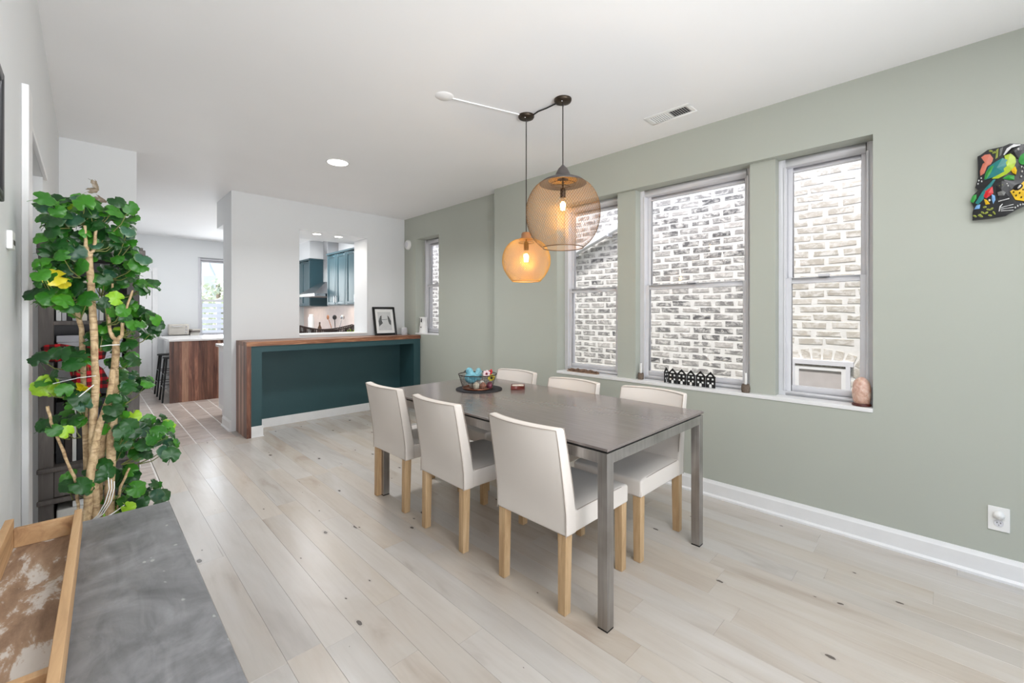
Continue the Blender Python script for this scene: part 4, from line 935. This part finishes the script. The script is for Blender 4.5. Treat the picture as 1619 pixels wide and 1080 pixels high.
# ------------------------------------------------------------------ console with wooden trough
cs = empty('console_table', (XL+.004, .15, 0), 0, 'narrow console table with smudged black top along the left wall', 'table')
box('tabletop', M['slate'], (0, 0, .72), (.322, 1.46, .75), cs, .002)
for a in (.012, .27):
    for c in (.03, 1.39): box('leg', M['black'], (a, c, 0), (a+.04, c+.04, .72), cs, .002)
box('apron', M['black'], (.02, .07, .66), (.04, 1.39, .72), cs); box('apron', M['black'], (.282, .07, .66), (.302, 1.39, .72), cs)
tg = empty('wooden_trough', (-.079, 1.10, .7505), math.radians(-2.0), 'old open wooden trough with worn paint on the console', 'tray'); tg.rotation_euler = (0, 0, math.radians(-1.4))
b = MB().box(-.062, -.48, 0, .055, .425, .008); b.build('bottom_board', M['tray'], tg)
MB().box(.046, -.48, .008, .060, .425, .062).build('side_board', M['old_wood'], tg, .0015); MB().box(-.066, -.48, .008, -.052, .42, .075).build('side_board', M['old_wood'], tg, .0015)
MB().box(-.052, .412, .008, .046, .425, .052).build('end_board', M['old_wood'], tg, .0015); MB().box(-.052, -.20, .008, .046, -.185, .04).build('divider', M['old_wood'], tg, .0015)
# framed picture high on the left wall
lf = empty('picture_frame', (XL, 1.18, 1.672), 0, 'dark framed picture cut off at the left edge of the photo on the white wall', 'picture frame')
h2, w2 = .135, .23
MB().box(0, -w2, -h2, .03, -w2+.02, h2).box(0, w2-.02, -h2, .03, w2, h2).box(0, -w2+.02, -h2, .03, w2-.02, -h2+.02).box(0, -w2+.02, h2-.02, .03, w2-.02, h2).build('frame', plain('pewter frame', (90, 90, 92), .4, .3), lf, .003); box('print', plain('dark print', (30, 30, 32), .4, var=.5, scale=9), (.004, -w2+.02, -h2+.02), (.014, w2-.02, h2-.02), lf)
th_ = empty('thermostat', (XL, 1.80, 1.50), 0, 'small white wall control on the left wall below the dark frame', 'control'); box('body', M['white_plastic'], (0, -.03, -.025), (.012, .03, .025), th_, .003); box('display', M['gray_metal'], (.012, -.02, -.012), (.0130, .02, .0), th_)

# ------------------------------------------------------------------ bookshelf
SX, SY = -.148, 2.70
bsf = empty('bookshelf', (SX, SY, 0), 0, 'tall weathered dark wood bookshelf standing behind the potted plant', 'bookshelf'); sw, sd_ = .325, .26
for x in (0, sw-.045): box('post', M['dark_wood'], (x, 0, 0), (x+.045, .04, 1.55), bsf, .002); box('side_panel', M['dark_wood'], (x+(.0 if x == 0 else .027), .04, .02), (x+(.018 if x == 0 else .045), sd_, 1.55), bsf)
box('back_panel', plain('grey back board', (120, 118, 120), .7), (.018, sd_, .02), (sw-.018, sd_+.01, 1.55), bsf)
MB().box(-.004, -.03, 1.55, sw+.03, sd_+.02, 1.575).box(-.004, -.02, 1.575, sw+.02, sd_+.02, 1.60).box(-.002, -.012, 1.60, sw+.012, sd_+.02, 1.612).build('cornice', M['dark_wood'], bsf, .003)
for z, t in ((.10, .02), (.485, .02), (.62, .02), (.985, .018), (1.25, .018)): box('shelf', M['dark_wood'], (.018, (-.012 if z < .7 else .012), z), (sw-.018, sd_, z+t), bsf, .002)
box('edge_moulding', M['dark_wood'], (-.004, -.018, .622), (sw+.004, -.0005, .642), bsf, .004); box('edge_moulding', M['dark_wood'], (-.004, -.018, .487), (sw+.004, -.0005, .507), bsf, .004); box('drawer_front', M['dark_wood'], (.046, .002, .508), (sw-.046, .02, .619), bsf, .002)
RQ = random.Random(8)
def book(x, y, z, w, h, d, c_, lab, grp):
    o = empty('book', (x, y, z), 0, lab, 'book', grp); box('cover', plain('cover', c_, .6), (0, 0, 0), (w, d, h), o, .001); box('pages', M['white_plastic'], (.002, d-.001, .003), (w-.002, d+.002, h-.003), o); return o
cols = [('white', (226, 226, 226)), ('pale grey', (190, 190, 194)), ('black', (40, 40, 42)), ('silver', (170, 172, 176)), ('cream', (224, 218, 206)), ('charcoal', (70, 70, 74)), ('light blue grey', (180, 190, 200)), ('off white', (214, 212, 208))]
x = SX+.05
for i, (nm, c_) in enumerate(cols):
    w = .014+RQ.random()*.012; h = .15+RQ.random()*.07
    book(x, SY+.06, 1.268, w-.001, h, .12, c_, nm+' book in the row on the upper shelf behind the plant', 'books on the upper shelf'); x += w+.001
x = SX+.05
for i, (nm, c_, w, h) in enumerate((('black', (24, 24, 26), .026, .27), ('dark brown', (50, 40, 36), .022, .24), ('white', (214, 214, 210), .014, .25), ('near black', (30, 30, 32), .03, .28), ('dark grey', (56, 56, 60), .024, .26), ('grey', (120, 120, 124), .016, .23), ('ink blue', (36, 40, 52), .028, .27), ('bone white', (220, 214, 204), .018, .24))):
    book(x, SY+.05, .64, w-.001, h, .15, c_, nm+' tall book in the row on the lower shelf behind the stems', 'books on the lower shelf'); x += w+.001
sb_ = empty('storage_box', (SX+.055, SY+.05, 1.003), 0, 'pale grey storage box on the middle bookshelf shelf', 'box'); box('body', plain('grey card', (196, 196, 202), .7), (0, 0, 0), (.21, .16, .17), sb_, .002); box('lid', plain('grey lid', (178, 178, 184), .7), (-.004, -.004, .17), (.214, .164, .20), sb_, .002); box('label_holder', M['steel'], (.08, -.0075, .08), (.13, -.0005, .11), sb_)
bn = empty('fabric_bin', (SX+.052, SY+.018, .12), 0, 'white fabric storage bin low in the bookshelf', 'box'); box('body', plain('white canvas', (226, 224, 218), .85), (0, 0, 0), (.13, .17, .325), bn, .006); MB().tube([(.03, -.003, .27), (.05, -.012, .262), (.08, -.012, .262), (.10, -.003, .27)], .005, 6).build('handle', plain('canvas strap', (206, 204, 198), .85), bn); box('tag', M['white_plastic'], (.05, .0, .327), (.085, .004, .352), bn)
def m_plaid():
    t = NT('red black plaid'); v = t.coord('Object'); w = []
    sp_ = t.add('SeparateXYZ'); t.l.new(v, sp_.inputs[0]); fs = []
    for ax in (0, 2): fs.append(t.math('GREATER_THAN', t.math('FRACT', t.math('MULTIPLY', sp_.outputs[ax], 42.0)), .5))
    s_ = t.math('MULTIPLY', t.math('ADD', fs[0], fs[1]), .5)
    t.set(t.ramp(s_, [(0, srgb(206, 24, 36)), (.5, srgb(120, 14, 22)), (1, srgb(26, 16, 18))], 'CONSTANT'), .8); return t.m
pm = m_plaid()
# constant ramp stops need in-between thresholds
for n in pm.node_tree.nodes:
    if n.type == 'VALTORGB': n.color_ramp.elements[1].position = .3; n.color_ramp.elements[2].position = .8
bo = empty('ribbon_bow', (SX+.115, SY-.02, 1.13), 0, 'red and black plaid ribbon bow on the front of the bookshelf', 'bow')
def ribbon(path, w, nm):
    b = MB(); vs = []; n = len(path)
    for (x, y, z, tw) in path: vs += [(x-math.sin(tw)*w, y, z-math.cos(tw)*w), (x+math.sin(tw)*w, y, z+math.cos(tw)*w)]
    b.add(vs, [(2*i, 2*i+1, 2*i+3, 2*i+2) for i in range(n-1)], 0, True); o = b.build(nm, pm, bo); s_ = o.modifiers.new('thick', 'SOLIDIFY'); s_.thickness = .0015; return o
ribbon([(0, -.012, 0, 0), (-.03, -.035, .012, -.2), (-.062, -.03, .01, -.3), (-.075, -.01, 0, -.2), (-.055, -.002, -.008, 0), (0, -.006, 0, 0)], .02, 'loop')
ribbon([(0, -.012, 0, 0), (.03, -.035, .006, .2), (.06, -.03, .0, .3), (.07, -.01, -.005, .2), (.05, -.002, -.008, 0), (0, -.006, 0, 0)], .02, 'loop')
ribbon([(0, -.012, -.01, 1.2), (.012, -.03, -.05, 1.35), (.02, -.03, -.10, 1.5), (.03, -.028, -.15, 1.4)], .028, 'tail'); ribbon([(0, -.012, -.01, 1.9), (.04, -.022, -.05, 1.8), (.065, -.024, -.12, 1.7)], .022, 'tail')
MB().ball((0, -.016, 0), .016, 10, 8).build('knot', pm, bo); bo.scale = (1.35,)*3

# ------------------------------------------------------------------ potted plant
PX, PY = .02, 1.95
pt = empty('potted_plant', (PX, PY, 0), 0, 'tall leafy potted plant with pale stems and round green leaves by the left wall', 'plant')
MB().lathe([(.09, 0), (.095, .01), (.125, .46), (.132, .47), (.132, .5), (.12, .5), (.115, .46)], 32).build('pot', plain('grey pot', (150, 148, 146), .6), pt); MB().disc(.118, .44, .468, 28).build('soil', plain('soil', (60, 46, 36), .95, var=.3, scale=60), pt)
t = NT('pale bark'); v_ = t.coord('Object', (1, 1, .6)); n1 = t.noise(v_, 70, 4, .6, .5); n2 = t.noise(t.coord('Object', (.4, .4, 2)), 60, 2); t.set(t.mix(t.ramp(n2, [(.55, (0, 0, 0)), (.66, (.6,)*3)]), t.ramp(n1, [(.3, srgb(150, 122, 90)), (.5, srgb(200, 172, 132)), (.7, srgb(222, 198, 160))]), srgb(140, 108, 80)), .8); t.bump(n1, .5, .003); bark = t.m
stems = [([(.018, .644), (.013, .902), (.019, 1.086), (.012, 1.333), (.004, 1.496)], .0115, .009, -.02), ([(.004, 1.486), (-.003, 1.516), (-.006, 1.58)], .006, .004, -.02), ([(.004, 1.486), (.016, 1.508), (.021, 1.60)], .006, .004, -.02),
         ([(-.001, .656), (.007, .801), (.029, .95), (.052, 1.03), (.060, 1.12)], .012, .008, -.04), ([(.051, .633), (.057, .872), (.064, 1.039), (.068, 1.207)], .0145, .010, .0), ([(.068, 1.207), (.054, 1.239), (.051, 1.292), (.06, 1.4)], .007, .003, 0), ([(.068, 1.207), (.083, 1.228), (.088, 1.30), (.11, 1.38)], .007, .003, 0),
         ([(-.02, .70), (-.029, .79), (-.054, .876), (-.078, .969), (-.086, 1.019)], .004, .0035, -.03), ([(.0, .70), (-.006, 1.007), (-.014, 1.251), (-.029, 1.342)], .008, .007, .06), ([(.025, .641), (.029, .795), (.04, .917)], .014, .010, .03), ([(.072, .626), (.078, .719), (.102, .777)], .005, .003, .0)]
for pth, ra, rb3, dy in stems:
    n = len(pth); pp = []
    if pth[0][1] < .72: pp.append((pth[0][0]-PX, dy, .45))
    R3 = random.Random(int(pth[0][0]*1e4)+int(pth[0][1]*100))
    sub_ = []
    for i in range(n-1):
        for k in range(4):
            u = k/4; sub_.append((pth[i][0]*(1-u)+pth[i+1][0]*u+R3.uniform(-.0015, .0015)-PX, dy, pth[i][1]*(1-u)+pth[i+1][1]*u))
    sub_.append((pth[-1][0]-PX, dy, pth[-1][1])); pp += sub_
    MB().tube(pp, [ra+(rb3-ra)*i/(len(pp)-1)+R3.uniform(-.0006, .0006) for i in range(len(pp))], 10).build('stem', bark, pt)
b = MB()
for k in range(3): b.tube([(.028+k*.007, -.058, .775-k*.008), (.03+k*.006, -.066, .74), (.02+k*.007, -.072, .70), (.004+k*.006, -.066, .665), (-.012+k*.004, -.05, .645), (-.022, -.04, .63+k*.006)], .0016, 6)
b.tube([(-.03, -.05, .635), (.0, -.068, .642), (.04, -.066, .66), (.072, -.05, .675)], .0018, 6); b.build('white_cord', M['white_plastic'], pt)
MB().tube([(-.0-PX+.03, -.03, 1.195), (.05-PX, -.04, 1.198), (.085-PX, -.02, 1.197)], .0018, 6).tube([(-.075-PX, -.02, 1.085), (-.02-PX, -.045, 1.10), (.02-PX, -.04, 1.102)], .0012, 6).tube([(-.03-PX, -.05, 1.03), (.015-PX, -.05, 1.075)], .0018, 6).build('tie', M['white_plastic'], pt)
def m_leaf(name, a, b_, edge):
    t = NT(name); oi = t.add('ObjectInfo'); v = t.coord('Object'); ln = t.add('VectorMath', operation='LENGTH'); t.l.new(v, ln.inputs[0])
    n = t.noise(v, 30, 3); col = t.ramp(oi.outputs['Random'], [(0, srgb(*a)), (1, srgb(*b_))]); col = t.mix(t.math('MULTIPLY', n, .5), col, srgb(*a))
    col = t.mix(t.ramp(ln.outputs['Value'], [(.026, (0, 0, 0)), (.032, (.55,)*3)]), col, srgb(*edge)); t.set(col, .38, 0, .5); t.bump(n, .3, .002)
    t.b.inputs['Subsurface Weight'].default_value = 0; return t.m
LM = [m_leaf('leaf dark green', (14, 56, 18), (34, 92, 30), (70, 116, 50)), m_leaf('leaf mid green', (30, 92, 20), (70, 142, 28), (110, 160, 56)), m_leaf('leaf lime', (120, 176, 30), (168, 206, 50), (190, 216, 90)), m_leaf('leaf blue green', (30, 74, 50), (62, 108, 80), (190, 196, 150))]
yel = m_leaf('leaf yellow', (214, 200, 20), (230, 216, 60), (230, 220, 90))
def leaf_mesh(seed, mat, nm='leaf'):
    r = random.Random(seed); n = 28; rr = .0285; vs = [(0, 0, 0)]; ring1 = []; ring2 = []
    for k in range(n):
        a = -PI+2*PI*(k+.5)/n; notch = .5 if abs(abs(a)-PI) < .2 else 1
        rad = rr*(1+.035*math.cos(5*a)+.055*math.cos(10*a+seed))*notch
        cup = .006+.004*r.random()
        ring1.append((rad*.55*math.cos(a), rad*.55*math.sin(a), .002+cup*.25*math.cos(2*a))); ring2.append((rad*math.cos(a), rad*math.sin(a), -cup*(.6+.5*math.sin(2*a+seed))+.002*math.sin(7*a)))
    vs += ring1+ring2; fs = [(0, 1+k, 1+(k+1) % n) for k in range(n)]+[(1+k, 1+n+k, 1+n+(k+1) % n, 1+(k+1) % n) for k in range(n)]
    m_ = MB().add(vs, fs, 0, True)
    m_.tube([(-rr*.3, 0, -.001), (-rr*.6, 0, -.012), (-rr*1.2, 0, -.03)], .0009, 4)
    return m_.mesh(nm, mat)
LMESH = [[leaf_mesh(s_, m_) for s_ in (1, 2)] for m_ in LM]; ylm = leaf_mesh(3, yel)
clusters = [(-.067, 1.617, .041, .043, 16), (-.019, 1.635, .044, .05, 18), (.04, 1.625, .046, .052, 16), (.094, 1.612, .023, .047, 8), (-.04, 1.532, .058, .044, 18), (.032, 1.551, .046, .046, 16), (.102, 1.517, .02, .06, 10), (-.087, 1.468, .029, .039, 10), (-.026, 1.463, .044, .03, 10), (-.095, 1.379, .034, .048, 18), (-.047, 1.392, .035, .044, 10), (-.026, 1.332, .036, .028, 8), (.094, 1.462, .049, .038, 14), (.055, 1.407, .044, .038, 12), (.152, 1.405, .03, .026, 8), (.078, 1.313, .045, .043, 14), (.135, 1.27, .042, .048, 14), (.048, 1.229, .038, .038, 10), (.177, 1.236, .018, .023, 3), (-.066, 1.170, .04, .012, 5), (-.019, 1.157, .026, .02, 5), (-.012, 1.008, .03, .032, 8), (-.04, 1.062, .014, .016, 3), (-.087, 1.082, .016, .028, 5), (.102, 1.163, .02, .043, 6), (.078, 1.08, .029, .085, 12), (.114, 1.065, .036, .03, 6), (.152, 1.045, .01, .022, 2), (.063, .955, .031, .046, 8), (.118, .913, .042, .034, 12), (.177, .891, .044, .031, 14), (.212, .839, .025, .027, 6), (.135, .845, .051, .026, 10), (-.067, .953, .03, .011, 5), (-.026, .95, .022, .02, 4), (.094, .843, .039, .03, 8), (.04, .797, .031, .025, 8), (-.012, .765, .033, .024, 7), (-.054, .766, .013, .023, 2), (.102, .734, .03, .03, 6), (.078, .687, .032, .025, 6), (.135, .66, .037, .026, 7), (.186, .667, .021, .036, 4), (.102, .637, .041, .017, 5)]
RL = random.Random(21); count = 0; tw_ = MB()
for ci, (cx, cz, rx, rz_, n) in enumerate(clusters):
    lime = ci in (23,); hub = Vector((max(-.1, min(.12, cx*.6))-PX, RL.uniform(-.03, .03), cz-.05))
    for k in range(max(1, round(n*.72))):
        a = RL.random()*2*PI; q = RL.random()**.5; yy = RL.uniform(-.09, .11)
        p = Vector((max(-.118, cx+q*rx*math.cos(a))-PX, yy, cz+q*rz_*math.sin(a)))
        mi = 2 if lime else RL.choices((0, 1, 2, 3), (5, 4, .22, 2 if cz > 1.4 or (cx > .1 and cz < .95) else .8))[0]
        o = bpy.data.objects.new('leaf', LMESH[mi][RL.randrange(2)]); COL.objects.link(o); o.parent = pt; o.location = p
        # faces outward, up and towards the room
        nrm = (Vector((p.x*3, -.95+p.y*2, .62))+Vector((RL.uniform(-.7, .7), RL.uniform(-.6, .6), RL.uniform(-.6, .6)))).normalized()
        o.rotation_euler = (nrm.to_track_quat('Z', 'Y').to_matrix() @ Matrix.Rotation(RL.random()*6.28, 3, 'Z')).to_euler(); s_ = RL.uniform(.62, 1.0); o.scale = (s_,)*3; count += 1
        if k % 2 == 0: mid = (hub+p)/2+Vector((0, 0, -.012)); tw_.tube([hub, mid, p-nrm*.008], [.0022, .0016, .001], 5)
back = MB()
lv = [leaf_mesh(q, LM[0], 'leaf_cluster') for q in (11, 12, 13)]
lvd = [([tuple(v.co) for v in m_.vertices], [tuple(p.vertices) for p in m_.polygons]) for m_ in lv]
for ci, (cx, cz, rx, rz_, n) in enumerate(clusters):
    for k in range(round(n*.75)):
        a = RL.random()*2*PI; q = RL.random()**.5; yy = RL.uniform(-.03, .16)
        p = Vector((max(-.112, cx+q*rx*1.05*math.cos(a))-PX, yy, cz+q*rz_*1.05*math.sin(a)))
        nrm = (Vector((p.x*3, -.8+p.y*2, .6))+Vector((RL.uniform(-.8, .8), RL.uniform(-.6, .6), RL.uniform(-.6, .6)))).normalized()
        mt_ = Matrix.Translation(p) @ nrm.to_track_quat('Z', 'Y').to_matrix().to_4x4() @ Matrix.Rotation(RL.random()*6.28, 4, 'Z') @ Matrix.Scale(RL.uniform(.5, .85), 4)
        vs, fs = lvd[RL.randrange(3)]; back.add([mt_ @ Vector(v) for v in vs], fs, RL.choices((0, 1), (3, 2))[0], True)
back.build('small_leaves', [plain('small leaf dark', (30, 78, 28), .4, var=.3, scale=9), plain('small leaf green', (66, 134, 36), .4, var=.3, scale=9)], pt, fix=False, kind='stuff')
tw_.build('twigs', plain('leaf stalks', (110, 116, 62), .6), pt, fix=False, kind='stuff')
for p_, s_ in (((-.09, -.05, 1.412), 1.0), ((-.075, -.02, 1.40), .8), ((-.03, -.03, 1.07), .7), ((-.035, -.03, 1.055), .6)):
    o = bpy.data.objects.new('yellow_leaf', ylm); COL.objects.link(o); o.parent = pt; o.location = Vector(p_); o.rotation_euler = (1.0, .2, s_*3); o.scale = (s_,)*3; o['label'] = 'yellow leaf'
for p_ in ((-.008, 1.70, -.4), (.012, 1.675, .5), (.0, 1.72, 1.2)):
    o = bpy.data.objects.new('young_leaf', leaf_mesh(5, m_leaf('leaf bronze', (110, 96, 80), (130, 116, 96), (70, 90, 50)))); COL.objects.link(o); o.parent = pt; o.location = (p_[0]-PX+.02, -.01, p_[1]); o.rotation_euler = (1.2, p_[2], .3); o.scale = (.6, .35, .6); o['label'] = 'brownish new leaf'
